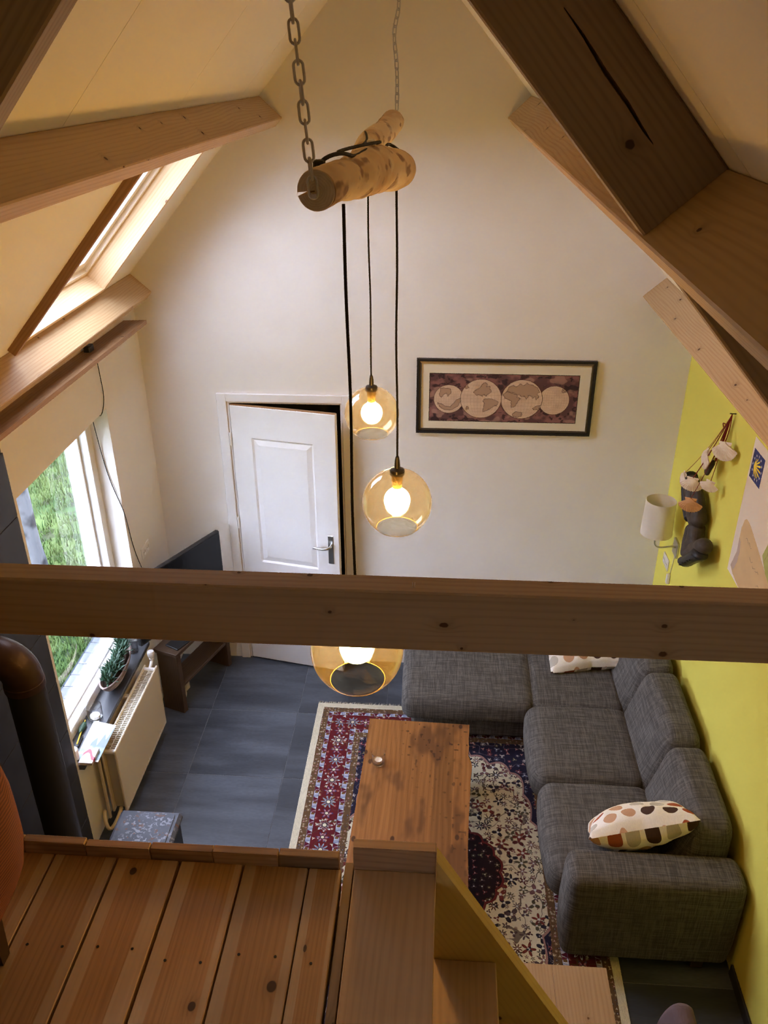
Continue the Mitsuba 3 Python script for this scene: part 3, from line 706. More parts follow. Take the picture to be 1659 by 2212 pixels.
def pack_fn(p, n, uv):
    s = smoothstep(.30, .36, uv.y + .25 * dr.sin(uv.x * 5)) * (1 - smoothstep(.55, .6, uv.y + .25 * dr.sin(uv.x * 5)))
    return mix(C(.72, .70, .72), C(.45, .03, .05), s)
principled('mat_pack', mikit.proc(pack_fn), .35, .45)
q = [(-1.884, 3.372), (-1.816, 3.374), (-1.813, 3.258), (-1.889, 3.258)]
m = trimesh.Trimesh([(x, y, SZ + .0044) for x, y in q] + [(x, y, SZ + .022) for x, y in q], [(0, 2, 1), (0, 3, 2), (4, 5, 6), (4, 6, 7), (0, 1, 5), (0, 5, 4), (1, 2, 6), (1, 6, 5), (2, 3, 7), (2, 7, 6), (3, 0, 4), (3, 4, 7)], process=False)
k = thing('paper_pack', 'small white pack with a red stripe lying on the booklet', 'pack'); used.discard(k); solo(k, m, 'mat_pack', uv=uvq); used.add(k)
principled('mat_pencil', (.62, .45, .06), .4, .4)
k = thing('pencil', 'yellow pencil lying across the window sill', 'pencil')
part(k, 'shaft', tube([(-1.985, 3.600, SZ + .010), (-1.955, 3.405, SZ + .012)], .0042, 6), 'mat_pencil'); part(k, 'tip', tube([(-1.985, 3.600, SZ + .010), (-1.988, 3.622, SZ + .0098)], [.0042, .0006], 6), 'mat_iron')
k = thing('pen', 'dark pen lying beside the yellow pencil', 'pen'); used.discard(k); solo(k, tube([(-1.950, 3.47, SZ + .006), (-1.945, 3.39, SZ + .006)], .0045, 8), 'mat_black'); used.add(k)
k = thing('candle', 'thick cream candle at the near end of the window sill', 'candle'); used.discard(k)
solo(k, place(lathe([(0, 0), (.030, 0), (.031, .004), (.031, .058), (.027, .062), (.012, .058), (0, .057)], 28), (-1.935, 3.305, SZ + .004)), 'mat_wax', smooth=30); used.add(k)
k = thing('stone', 'small dark mossy stone by the window frame on the sill', 'stone'); used.discard(k)
m = trimesh.creation.icosphere(3, 1.0); v = np.asarray(m.vertices); v = v * (1 + .35 * (meshkit.noise(v * 2.2, 3)[:, None] - .5)); m.vertices = v * (.016, .045, .014) + (-1.977, 3.535, SZ + .013)
solo(k, m, 'mat_leaf', smooth=True); used.add(k)

# ------------------------------------------------------------------ black adapter and its cord
k = thing('power_adapter', 'black plug adapter under the lower left purlin with a thin cord running down the wall', 'adapter')
part(k, 'body', place(rbox(.036, .062, .066, .006), (-1.848, 4.195, 2.612)), 'mat_black')
cd = spline([(-1.848, 4.20, 2.585), (-1.862, 4.29, 2.56), (-1.876, 4.345, 2.40), (-1.880, 4.352, 2.29), (-1.883, 4.325, 2.235), (-1.885, 4.285, 2.212)], 30)
cd2 = spline([(-1.885, 4.285, 2.212), (-1.93, 4.300, 2.205), (-1.955, 4.335, 2.12), (-1.955, 4.366, 1.95), (-1.925, 4.368, 1.74), (-1.884, 4.375, 1.56), (-1.882, 4.405, 1.40), (-1.882, 4.455, 1.20), (-1.882, 4.53, 1.02), (-1.882, 4.56, .80)], 60)
part(k, 'cord', tube(np.vstack([cd, cd2[1:]]), .0024, 6), 'mat_black', smooth=True)
# sockets
def plate(name, lab, p, R, w, h, n=2):
    k = thing(name, lab, 'socket')
    part(k, 'plate', place(rbox(w, h, .008, .003), np.array(p) + R[:, 2] * .004, R), 'mat_white')
    for i in range(n):
        c = (i - (n - 1) / 2) * .065
        part(k, 'insert', place(lathe([(.021, 0), (.021, .003), (.0185, .003), (.0175, -.0), (0, -.0)], 20), np.array(p) + R[:, 2] * .0082 + R[:, 0] * c, R), 'mat_white', smooth=30)
        for s in (-1, 1): part(k, 'pin_hole', place(trimesh.creation.cylinder(.003, .001, sections=8), np.array(p) + R[:, 2] * .0092 + R[:, 0] * (c + s * .0095), R), 'mat_black')
    return k
RWL = np.array([[0, 0, 1.0], [1, 0, 0], [0, 1, 0]]); RWR = np.array([[0, 0, -1.0], [-1, 0, 0], [0, 1, 0]])
plate('wall_socket', 'white double socket on the left wall beside the television', (XL, 4.61, 1.16), RWL, .145, .078)

# ------------------------------------------------------------------ television and its stand
E1 = np.array([.336, .942, 0]); E1 /= np.linalg.norm(E1); E2 = np.array([E1[1], -E1[0], 0])    # E2 points into the room
RS = np.stack([E1, E2, [0, 0, 1.0]], 1)
SO = np.array([-1.690, 4.370, 0])       # near front foot
RS[:, 1] = E2
def stb(u0, u1, d0, d1, z0, z1, r=.003):
    return fixm(place(rbox(u1 - u0, d1 - d0, z1 - z0, r), SO + E1 * (u0 + u1) / 2 + E2 * (d0 + d1) / 2 + np.array([0, 0, (z0 + z1) / 2]), RS))
k = thing('tv_stand', 'low dark wooden television stand angled in the corner by the radiator', 'tv stand')
wood(k, 'side_panel', stb(0, .042, -.165, 0, 0, .48), (0, 0, 1), 'mat_stand'); wood(k, 'side_panel', stb(.555, .595, -.165, 0, 0, .48), (0, 0, 1), 'mat_stand')
wood(k, 'top', stb(-.015, .61, -.175, .01, .48, .51), E1, 'mat_stand'); wood(k, 'shelf', stb(.042, .555, -.16, -.006, .20, .225), E1, 'mat_stand')
k = thing('television', 'flat black television in the far left corner, angled toward the room', 'television')
TR = np.array([-1.470, 4.905, 1.150]); tdir = np.array([-.258, -.50, 0]); tdir /= np.linalg.norm(tdir); tn = np.array([-tdir[1], tdir[0], 0]); tn = tn if tn[0] > 0 else -tn
RT = np.stack([tdir, [0, 0, -1.0], -tn], 1)
RT = np.stack([-tdir, [0, 0, 1.0], np.cross(-tdir, [0, 0, 1.0])], 1)
nt = RT[:, 2]
if nt @ np.array([1, -.5, 0]) < 0: nt = -nt
TW, TH = .80, .46
ctr = TR + tdir * TW / 2 - np.array([0, 0, TH / 2])
part(k, 'case', fixm(place(rbox(TW, TH, .032, .004), ctr - nt * .016, RT)), 'mat_black')
part(k, 'screen', fixm(place(rbox(TW - .024, TH - .028, .002, .0005), ctr + nt * .0012 + np.array([0, 0, .004]), RT)), 'mat_screen')
part(k, 'stand', join(fixm(place(rbox(.05, .19, .02, .004), ctr - np.array([0, 0, TH / 2 + .085]) - nt * .016, RT)), fixm(place(rbox(.30, .012, .11, .003), ctr * (1, 1, 0) + np.array([0, 0, .516]) - nt * .016, RT))), 'mat_black')
k = thing('power_strip', 'white plug and cord on the floor under the television stand', 'plug')
part(k, 'plug', fixm(place(rbox(.048, .048, .075, .008), (-1.752, 4.625, .0375), RS)), 'mat_white')
part(k, 'cord', tube(spline([(-1.752, 4.61, .02), (-1.735, 4.57, .006), (-1.73, 4.52, .005), (-1.75, 4.47, .005), (-1.79, 4.44, .005)], 24), .004, 8), 'mat_white', smooth=True)
# ------------------------------------------------------------------ hanging log, chains, pendant lamps
k = thing('hanging_log', 'forked peeled wooden log hung level from two chains as a lamp carrier', 'log')
def organic(path, radii, seed, n=90, amp=.010):
    P = spline(path, n); rr = np.interp(np.linspace(0, 1, n), np.linspace(0, 1, len(radii)), radii)
    # rounded ends
    m = tube(P, rr, 40)
    v = np.asarray(m.vertices); ctr_ = np.repeat(P, 40, 0); vv = v[:len(ctr_)]
    d = vv - ctr_; l = np.linalg.norm(d, axis=1, keepdims=True)
    nz = meshkit.fbm(vv * np.array([11, 7, 11]), 3, seed)[:, None] - .5
    vv = vv + d / np.maximum(l, 1e-6) * nz * 2 * amp * np.clip(l / .02, 0, 1)
    m.vertices = np.vstack([vv, v[len(ctr_):]])
    return fixm(m)
D0 = np.array([-.2463, 1.686, 3.7214])
trunk = organic([D0, (-.228, 1.80, 3.7235), (-.208, 2.02, 3.708), (-.187, 2.35, 3.690), (-.152, 2.55, 3.672), (-.134, 2.635, 3.664), (-.128, 2.672, 3.661)], [.0375, .038, .0395, .041, .042, .046, .052, .056, .058, .060, .060, .058, .057, .055, .048, .012], 3)
branch = organic([(-.195, 2.18, 3.698), (-.235, 2.60, 3.672), (-.268, 2.95, 3.664), (-.288, 3.34, 3.676), (-.258, 3.71, 3.694), (-.228, 3.96, 3.730), (-.222, 4.02, 3.736), (-.218, 4.05, 3.738)], [.046, .047, .046, .045, .044, .043, .043, .044, .046, .048, .049, .048, .010], 9, amp=.008)
m_log = tm(mf(trunk) + mf(branch))
tdir0 = np.array([.018, .114, .002]); tdir0 /= np.linalg.norm(tdir0)
RC = frame(-tdir0, (0, 0, 1)); RC = np.stack([RC[:, 1], RC[:, 2], RC[:, 0]], 1)
disc = lathe([(0, -.004), (.0372, -.004), (.0376, .0), (.0366, .0022), (0, .0022)], 48)
disc = fixm(disc)
v = np.asarray(disc.vertices); f = np.asarray(disc.faces)
wedge = hull([(-.002, -.0012, -.01), (-.002, .0012, -.01), (-.05, -.004, -.01), (-.05, .004, -.01), (-.002, -.0012, .01), (-.002, .0012, .01), (-.05, -.004, .01), (-.05, .004, .01)])
RW_ = np.array([[math.cos(-1.39), -math.sin(-1.39), 0], [math.sin(-1.39), math.cos(-1.39), 0], [0, 0, 1]])
wl_ = place(wedge, (0, 0, 0), RW_); vw = np.asarray(wl_.vertices).copy(); vw[:, 2] *= 7; wl_.vertices = vw
part(k, 'wood', minus(m_log, place(wl_, D0, RC)), 'mat_log', smooth=50)
disc = minus(disc, place(wedge, (0, 0, 0), np.array([[math.cos(-1.39), -math.sin(-1.39), 0], [math.sin(-1.39), math.cos(-1.39), 0], [0, 0, 1]])))
du = disc.copy(); du.unmerge_vertices(); uvd = np.asarray(du.vertices)[:, :2].copy()
part(k, 'cut_end', place(du, D0 - tdir0 * .0005, RC), 'mat_cut', uv=uvd, label='greyish sawn end of the log')
hook = D0 - tdir0 * .004 + np.array([0, 0, -.008])
part(k, 'eye_bolt', join(tube([hook + tdir0 * .01, hook - tdir0 * .012], .0028, 10), place(rbox(.010, .010, .009, .001), hook - tdir0 * .010)), 'mat_chain')
# black cables over the top of the log
def on_top(p, h): return np.array(p) + np.array([0, 0, h])
cb = spline([(-.262, 1.79, 3.700), (-.255, 1.79, 3.757), (-.228, 1.84, 3.772), (-.206, 1.95, 3.760), (-.19, 2.20, 3.752), (-.165, 2.42, 3.738), (-.145, 2.60, 3.722), (-.110, 2.63, 3.690)], 60)
part(k, 'cable', tube(cb, .0042, 8), 'mat_cord', smooth=True)
cb = spline([(-.225, 1.90, 3.770), (-.205, 2.12, 3.766), (-.185, 2.38, 3.752), (-.205, 2.42, 3.745), (-.250, 2.75, 3.724), (-.285, 3.2, 3.722), (-.300, 3.34, 3.718)], 60)
part(k, 'cable', tube(cb, .0038, 8), 'mat_cord', smooth=True)
part(k, 'cable_clamp', place(rbox(.022, .030, .018, .003), (-.254, 1.795, 3.757)), 'mat_black')
part(k, 'cable_clamp', place(rbox(.022, .022, .016, .003), (-.188, 2.26, 3.762)), 'mat_wax')
# chains
def link_mesh(p=.035, w=.0085, r=.0026):
    a = np.linspace(-np.pi / 2, np.pi / 2, 9); h = p / 2 - r * .2 - w + r
    top = [(w * math.sin(t), 0, h + w * math.cos(t)) for t in a]; bot = [(-w * math.sin(t), 0, -h - w * math.cos(t)) for t in a]
    P = np.array(top + bot + top[:1] + top[1:2]); V, F, n = [], [], 8
    P = np.array(top + bot); N_ = len(P); V = []
    for i in range(N_):
        t = P[(i + 1) % N_] - P[i - 1]; t /= np.linalg.norm(t); u = np.array([0, 1.0, 0]); ww = np.cross(t, u)
        for j in range(n):
            q = 2 * np.pi * j / n; V.append(P[i] + r * (math.cos(q) * u + math.sin(q) * ww))
    F = []
    for i in range(N_):
        i2 = (i + 1) % N_
        for j in range(n):
            k2 = (j + 1) % n; F += [(i * n + j, i * n + k2, i2 * n + k2), (i * n + j, i2 * n + k2, i2 * n + j)]
    return fixm(trimesh.Trimesh(np.array(V), np.array(F), process=False))
LINK = mikit.ply(link_mesh(), 'mat_chain', smooth=True)
def chain(label, pts, spin=0.0):
    k = thing('chain', label, 'chain')
    P = spline(pts, 400) if len(pts) > 2 else np.linspace(pts[0], pts[1], 400)
    s = np.r_[0, np.cumsum(np.linalg.norm(np.diff(P, axis=0), axis=1))]
    n = int(s[-1] / .0312)
    for i in range(n):
        q = (i + .5) * s[-1] / n
        c = np.array([np.interp(q, s, P[:, j]) for j in range(3)])
        d = np.array([np.interp(min(q + .01, s[-1]), s, P[:, j]) - np.interp(max(q - .01, 0), s, P[:, j]) for j in range(3)]); d /= np.linalg.norm(d)
        a = spin + (i % 2) * np.pi / 2 + .1 * math.sin(i * 1.7)
        R = frame(d, (math.cos(a), math.sin(a), 0)); M = np.eye(4); M[:3, :3] = np.stack([R[:, 1], -R[:, 2], R[:, 0]], 1)
        if np.linalg.det(M[:3, :3]) < 0: M[:3, 1] *= -1
        M[:3, 3] = c
        key = f'{k}__link' if i == 0 else f'{k}__link_{i:03d}'
        used.add(key); scene[key] = {**LINK, 'to_world': T(M)}
    return k
top1 = np.array([-.325, 1.690, ZRIDGE - SL * .03])
chain('near chain holding the sawn end of the hanging log', [hook - tdir0 * .0115, top1], .25)
fe = np.array([-.222, 4.00, 3.762])
chain('far slack chain holding the thin end of the hanging log', [fe, fe + (.001, 0, .12), fe + (-.004, 0, .20), fe + (-.010, .004, .30), fe + (.006, .004, .38), fe + (.004, 0, .44), fe + (-.02, 0, .60), (-.285, 4.02, ZRIDGE - .012)], .9)

GLOBE_R = .120
def pendant(c, top, R_, label, glass, wob, seeded=False):
    """c: centre of the globe; top: where the cord leaves the log."""
    k = thing('pendant_lamp', label, 'pendant lamp', 'globe pendant lamps hanging from the log')
    c = np.array(c, float); zc = c[2] + R_
    n = 24; zz = np.linspace(top[2], zc + .03, n); w = np.sin(np.linspace(0, 9, n) + wob) * .0022 * np.sin(np.linspace(0, np.pi, n))
    cx = np.linspace(top[0], c[0], n); cy = np.linspace(top[1], c[1], n)
    part(k, 'cord', tube(np.stack([cx + w, cy, zz], 1), .0034, 8), 'mat_cord', smooth=True)
    s = R_ / .12
    part(k, 'cap', place(lathe([(0, .058), (.006, .058), (.009, .040), (.010, .018), (.0235, .012), (.0255, .004), (.0255, -.006), (.020, -.008), (0, -.008)], 32), (c[0], c[1], zc - .006)), 'mat_cap', smooth=40)
    part(k, 'socket', place(lathe([(0, 0), (.0195, 0), (.0195, -.022), (.0175, -.026), (.0165, -.052), (0, -.052)], 28), (c[0], c[1], zc - .012)), 'mat_socket_amber', smooth=40)
    # clear globe, open below
    a = np.linspace(np.arcsin(.022 / R_), np.pi - np.arcsin(.60), 40)
    g = lathe(np.stack([R_ * np.sin(a), R_ * np.cos(a)], 1), 64)
    uvg = np.stack([np.tile(np.arange(64) / 64, 40), np.repeat(np.linspace(0, 1, 40), 64)], 1)
    part(k, 'globe', place(g, c), glass, smooth=True, uv=uvg, label='amber glass globe open at the bottom')
    tr = np.stack([R_ * .60 + .0012 * np.cos(np.linspace(0, 2 * np.pi, 9)[:-1]), -R_ * .80 + .0012 * np.sin(np.linspace(0, 2 * np.pi, 9)[:-1])], 1)
    part(k, 'rim', place(lathe(tr, 64, close=True), c), 'mat_socket_amber', smooth=True)
    bz = zc - .064 - .0475
    b = np.linspace(.42, np.pi, 24); prof = np.r_[[[.0155, .0475 * math.cos(.42) + .010]], np.stack([.0455 * np.sin(b), .0455 * np.cos(b)], 1)]
    m = fixm(place(lathe(prof, 40), (c[0], c[1], bz)))
    key = part(k, 'bulb', m, 'mat_white', smooth=True)
    scene[key]['emitter'] = {'type': 'area', 'radiance': rgb(*BULB)}
pendant((-.139, 2.590, 2.596), (-.144, 2.59, 3.612), .120, 'fully visible amber globe lamp nearer the camera, in front of the bare wall', 'mat_amber', 0.)
pendant((-.289, 3.350, 2.625), (-.294, 3.35, 3.640), .1155, 'smallest looking amber glass globe lamp, right beside the door top', 'mat_amber', 2.)
pendant((-.197, 1.757, 2.594), (-.203, 1.757, 3.688), .120, 'seeded amber glass globe lamp half hidden behind the tie beam', 'mat_amber_seeded', 4.)

# ------------------------------------------------------------------ corner sofa
k = thing('sofa', 'dark grey-brown woven corner sofa with a chaise, along the yellow wall', 'sofa')
def sf(name, x0, x1, y0, y1, z0, z1, r, puff, label=None, seed=1, R=None, n=12):
    m = soft(x1 - x0, y1 - y0, z1 - z0, r, puff, n, seed, .004)
    return part(k, name, place(m, ((x0 + x1) / 2, (y0 + y1) / 2, (z0 + z1) / 2), R), 'mat_sofa', smooth=True, label=label)
sf('base', -.13, 1.42, 4.22, 5.0, .05, .27, .03, (0, 0, 0))
sf('base', .70, 1.42, 2.90, 4.24, .05, .27, .03, (0, 0, 0))
sf('chaise_cushion', -.185, .640, 4.115, 5.00, .245, .438, .065, (.012, .010, .014), 'long chaise cushion', 2)
sf('seat_cushion', .615, 1.20, 4.118, 5.00, .245, .432, .060, (0, .008, .010), None, 3)
sf('seat_cushion', .588, 1.20, 3.497, 4.122, .235, .445, .072, (.030, .008, .014), None, 4)
sf('seat_cushion', .612, 1.20, 2.865, 3.492, .235, .445, .072, (.030, .008, .014), None, 5)
# back cushions: leaning wedges
def back(y0, y1, seed):
    prof = [(1.120, .36), (1.165, .55), (1.265, .705), (1.315, .742), (1.375, .752), (1.430, .735), (1.452, .69), (1.450, .30), (1.30, .28)]
    p = sg.Polygon(prof).buffer(.02).buffer(-.02)
    m = soft(.33, y1 - y0, .47, .085, (.012, .012, .010), 12, seed, .004)
    v = np.asarray(m.vertices).copy(); t = v[:, 2] / .47 + .5
    w = .62 + .38 * (1 - t) ; v[:, 0] = (v[:, 0] - .165) * (1.0 - .42 * t) + .165
    m.vertices = v
    return part(k, 'back_cushion', place(m, (1.292, (y0 + y1) / 2, .515)), 'mat_sofa', smooth=True)
back(2.905, 3.492, 6); back(3.497, 4.115, 7); back(4.120, 4.995, 8)
sf('armrest', .668, 1.470, 2.690, 2.892, .055, .612, .048, (.020, .008, .006), 'wide rounded armrest', 9, n=14)
for x, y in ((.74, 2.78), (1.33, 2.74), (-.06, 4.30), (-.06, 4.90)):
    part(k, 'foot', box6(x - .03, x + .03, y - .03, y + .03, .0125, .06, .003), 'mat_darkwood')
# cushions
def pillow_mesh(L=.53, W=.42, t=.105):
    n = 33; g = np.linspace(-1, 1, n); X, Y = np.meshgrid(g, g, indexing='ij')
    h = t * np.clip((1 - X ** 2) * (1 - Y ** 2), 0, 1) ** .42
    pin = 1 - .10 * (1 - np.abs(X * Y) ** .7) * (np.maximum(np.abs(X), np.abs(Y)) ** 3)
    px, py = X * L / 2 * pin, Y * W / 2 * pin
    nz = meshkit.noise(np.stack([px * 14, py * 14, px * 0], -1), 5) - .5
    V1 = np.stack([px, py, h * (1 + .25 * nz)], -1).reshape(-1, 3); V2 = np.stack([px, py, -h * (1 + .2 * nz)], -1).reshape(-1, 3)
    F = []
    for i in range(n - 1):
        for j in range(n - 1):
            a, b, c, d = i * n + j, (i + 1) * n + j, (i + 1) * n + j + 1, i * n + j + 1
            F += [(a, b, c), (a, c, d), (a + n * n, c + n * n, b + n * n), (a + n * n, d + n * n, c + n * n)]
    uv = np.vstack([np.stack([px, py], -1).reshape(-1, 2), np.stack([px + .9, py + .33], -1).reshape(-1, 2)])
    return trimesh.Trimesh(np.vstack([V1, V2]), F, process=False), uv
PM, PUV = pillow_mesh()
def pillow(label, c, ex, nrm_):
    k = thing('cushion', label, 'cushion', 'polka dot cushions on the sofa')
    N_ = np.array(nrm_, float); N_ /= np.linalg.norm(N_); X_ = np.array(ex, float); X_ -= N_ * (X_ @ N_); X_ /= np.linalg.norm(X_)
    R = np.stack([X_, np.cross(N_, X_), N_], 1)
    part(k, 'cover', place(PM, c, R), 'mat_dots', smooth=True, uv=PUV)
pillow('white polka dot cushion leaning on the near armrest of the sofa', (1.050, 3.055, .590), (.92, .12, .32), (-.22, .68, .70))
pillow('white polka dot cushion lying at the chaise corner, mostly hidden by the tie beam', (1.00, 4.62, .53), (.95, .1, .1), (-.05, -.25, .95))

# ------------------------------------------------------------------ rug
RX, RY, RHX, RHY = .088, 3.205, .873, 1.325
CRE, RED, NAV, BRN, WHI, BLU, ROSE, OLI = (.60, .555, .42), (.105, .014, .019), (.020, .018, .035), (.115, .065, .033), (.58, .59, .60), (.19, .235, .33), (.36, .16, .15), (.17, .14, .07)
def pick(t, *cols):
    c = C(*cols[-1]); n = len(cols)
    for i in range(n - 2, -1, -1): c = dr.select(t < (i + 1) / n, C(*cols[i]), c)
    return c
def flower(dx, dy, R_, petals, c_out, c_in, base, rot=0.):
    r = dr.sqrt(dx * dx + dy * dy) / R_; a = dr.atan2(dy, dx) + rot
    pet = .62 + .38 * dr.cos(a * petals)
    out = dr.select(r < pet, c_out, base)
    out = dr.select(r < pet * .78, dr.select(dr.cos(a * petals) > .1, c_in, c_out), out)
    return dr.select(r < .24, C(*CRE), dr.select(r < .34, C(*NAV), out))
def scatter(x, y, cell, base, cols, size, thr, stem=None):
    f = base
    if stem is not None:
        w = dr.abs(fbm(x / cell * .62 + 3, y / cell * .62, 4.0, 2) - .5)
        f = dr.select(w < .018, C(*stem), f)
    cx, cy = dr.floor(x / cell), dr.floor(y / cell)
    for a in (-1, 0, 1):
        for b in (-1, 0, 1):
            i, j = cx + a, cy + b
            px, py = (i + .2 + .6 * cell_rand(i, j, 1)) * cell, (j + .2 + .6 * cell_rand(i, j, 2)) * cell
            dx, dy = x - px, y - py
            r = dr.sqrt(dx * dx + dy * dy); t = cell_rand(i, j, 3); an = dr.atan2(dy, dx) + 6.28 * cell_rand(i, j, 4)
            npet = dr.select(t < .45, 3.0, dr.select(t < .8, 5.0, 8.0))
            S = size * (.55 + .7 * cell_rand(i, j, 6))
            pet = S * (.60 + .40 * dr.cos(an * npet))
            col = pick(cell_rand(i, j, 7), *cols)
            ok = cell_rand(i, j, 8) < thr
            f = dr.select(ok & (r < pet), dr.select(r < S * .20, C(*WHI), dr.select(r < pet * .62, col * 1.3, col)), f)
    return f
def rug_fn(p, n, uv):
    x, y = mi.Float(uv.x), mi.Float(uv.y)
    x = x + .004 * (noise(y * 9, 2.0) - .5); y = y + .004 * (noise(x * 9, 5.0) - .5)
    ax, ay = dr.abs(x), dr.abs(y)
    ex, ey = RHX - ax, RHY - ay
    e = dr.minimum(ex, ey); s = dr.select(ex < ey, y, x)
    cream = C(*CRE) * (.9 + .2 * noise(s * 90, e * 260))
    # guard bands
    guard = scatter(s, e, .021, C(*BRN), ((.32, .25, .15), (.22, .10, .08), (.04, .035, .05), (.36, .32, .24)), .0095, .9)
    t = (s / .084 - dr.floor(s / .084)) * .084 - .042
    def hearts(ec, w):
        q = dr.abs(t); h = (e - ec) / w
        c = C(.47, .48, .55)
        c = dr.select(dr.abs(t - .018 - .010 * h) < .0055, C(.20, .23, .36), c); c = dr.select(dr.abs(t - .030 - .010 * h) < .004, C(.28, .31, .43), c)
        c = dr.select((dr.abs(t + .004) < .016 * (.60 - h)) & (h > -.42) & (h < .42), C(.085, .010, .025), c)
        c = dr.select((dr.abs(t + .022) < .010 * (.55 + h)) & (h > -.42) & (h < .42), C(.11, .018, .035), c)
        c = dr.select(dr.sqrt(dr.square(t + .0365) + dr.square(e - ec)) < .0105, C(.14, .075, .028), c)
        return dr.select(dr.abs(h) > .44, C(.07, .05, .06), c)
    red = C(*RED)
    pr_ = .176; i = dr.floor(s / pr_); ds = s - (i + .5) * pr_; de = e - .1815
    odd = (i - 2 * dr.floor(i / 2)) > .5
    red = scatter(s, e, .036, red, ((.45, .40, .30), (.20, .13, .06), (.42, .44, .46), (.30, .10, .09)), .0125, .72, (.10, .055, .03))
    f1 = flower(ds, de, .050, 8.0, C(*WHI), C(.11, .03, .05), red)
    f2 = flower(ds, de, .047, 10.0, C(.30, .34, .40), C(.16, .19, .27), red, .3)
    red = dr.select(odd, f1, f2)
    dh = dr.abs(ds) - pr_ / 2
    f3 = flower(dh, de, .040, 6.0, C(.06, .05, .12), C(.36, .17, .20), red, .5)
    red = dr.select(dr.abs(dh) < .041, f3, red)
    band = dr.select(e < .043, cream, dr.select(e < .084, guard, dr.select(e < .116, hearts(.100, .032), dr.select(e < .247, red, dr.select(e < .281, hearts(.264, .034), guard)))))
    # field
    fx, fy = x, y
    r_ = dr.sqrt(dr.square(fx / .60) + dr.square(fy / .98)); an = dr.atan2(fy / .98, fx / .60)
    scal = .045 * dr.abs(dr.sin(an * 15.0)) + .05 * dr.cos(an * 8.0)
    lim = .98 + scal
    corner = scatter(fx, fy, .044, C(*NAV), ((.30, .26, .25), (.17, .045, .05), (.12, .13, .19), (.30, .15, .13), (.13, .11, .06)), .0185, .95, (.10, .08, .10))
    light = scatter(fx, fy, .058, C(*CRE), ((.065, .018, .020), (.020, .018, .028), (.12, .028, .024), (.065, .045, .05), (.06, .055, .035), (.14, .07, .07)), .034, .86, (.16, .13, .10))
    light = scatter(fx + .41, fy + .27, .040, light, ((.05, .018, .02), (.025, .025, .03), (.10, .03, .03), (.07, .06, .04)), .0145, .62)
    med_r = dr.sqrt(dr.square(fx / .335) + dr.square(fy / .40)); ma = dr.atan2(fy / .40, fx / .335)
    ml = .80 + .06 * dr.abs(dr.sin(ma * 10.0)) + .14 * dr.power(dr.abs(dr.cos(ma)), 6.0)
    med = scatter(fx, fy, .040, C(.020, .012, .016), ((.10, .02, .02), (.05, .03, .03), (.085, .075, .045), (.13, .04, .035)), .0155, .85)
    fld = dr.select(r_ > lim, corner, light)
    fld = dr.select(dr.abs(r_ - lim) < .010, C(.30, .17, .15), fld); fld = dr.select(dr.abs(r_ - lim - .017) < .006, C(*NAV), fld)
    fld = dr.select(med_r < ml, med, fld); fld = dr.select(dr.abs(med_r - ml) < .02, C(.11, .02, .02), fld)
    c = dr.select(e < .322, band, fld)
    return c * (.86 + .22 * noise(x * 420, y * 420))
principled('mat_rug', mikit.proc(rug_fn), .95, .1)
k = thing('rug', 'patterned oriental rug with a red border and cream edge, under the coffee table', 'rug')
nx, ny = 36, 54; gx, gy = np.meshgrid(np.linspace(-RHX, RHX, nx), np.linspace(-RHY, RHY, ny), indexing='ij')
hz = .0075 + .003 * meshkit.fbm(np.stack([gx * 2, gy * 2, gx * 0], -1), 2, 4)
V1 = np.stack([gx + RX, gy + RY, hz], -1).reshape(-1, 3); F = []
for i in range(nx - 1):
    for j in range(ny - 1):
        a, b, c, d = i * ny + j, (i + 1) * ny + j, (i + 1) * ny + j + 1, i * ny + j + 1; F += [(a, b, c), (a, c, d)]
top = trimesh.Trimesh(V1, F, process=False)
part(k, 'pile', top, 'mat_rug', smooth=True, uv=np.stack([gx, gy], -1).reshape(-1, 2))
part(k, 'backing', box6(RX - RHX, RX + RHX, RY - RHY, RY + RHY, .0008, .0068, .001), 'mat_wax')
fr = []
for i in range(420):
    x = RX - RHX + .004 + (2 * RHX - .008) * (i + rng.uniform(-.3, .3)) / 419
    for s in (-1, 1):
        L = rng.uniform(.016, .036); dx = rng.uniform(-.012, .012); y = RY + s * (RHY - .003)
        fr.append(hull([(x - .0016, y, .0015), (x + .0016, y, .0015), (x, y, .0055), (x + dx, y + s * L, .0012), (x + dx + .0012, y + s * L, .0035), (x + dx * .4, y + s * L * .5, .0065)]))
part(k, 'fringe', join(*fr), 'mat_wax', kind='stuff')

# ------------------------------------------------------------------ coffee table with a live edge
k = thing('coffee_table', 'stained plank coffee table with a live edge, on the oriental rug', 'coffee table')
CT = np.array([-.085, 3.20]); ct_a = math.radians(-1.6)
ys = np.linspace(-.695, .69, 60)
rx = .297 + .006 * np.sin(ys * 7) + .004 * meshkit.noise(np.stack([ys * 9, ys * 0, ys * 0], 1), 3) - .012 * np.exp(-((ys - .44) / .05) ** 2) + .010 * np.exp(-((ys - .36) / .06) ** 2) - .004 * np.exp(-((ys - .56) / .05) ** 2)
lx = -.303 + .002 * np.sin(ys * 5)
pol = sg.Polygon(list(zip(lx, ys)) + list(zip(rx[::-1], ys[::-1])))
m0 = extr(pol, .048); Rz = np.array([[math.cos(ct_a), -math.sin(ct_a), 0], [math.sin(ct_a), math.cos(ct_a), 0], [0, 0, 1.0]])
wood(k, 'table_top', place(m0, (CT[0], CT[1], .402), Rz), Rz[:, 1], 'mat_table', seed=(2.2, 7.31))
for sx in (-1, 1):
    for sy in (-1, 1):
        wood(k, 'leg', place(box6(sx * .22 - .035, sx * .22 + .035, sy * .58 - .035, sy * .58 + .035, .0095, .402, .004), (CT[0], CT[1], 0), Rz), (0, 0, 1), 'mat_table')
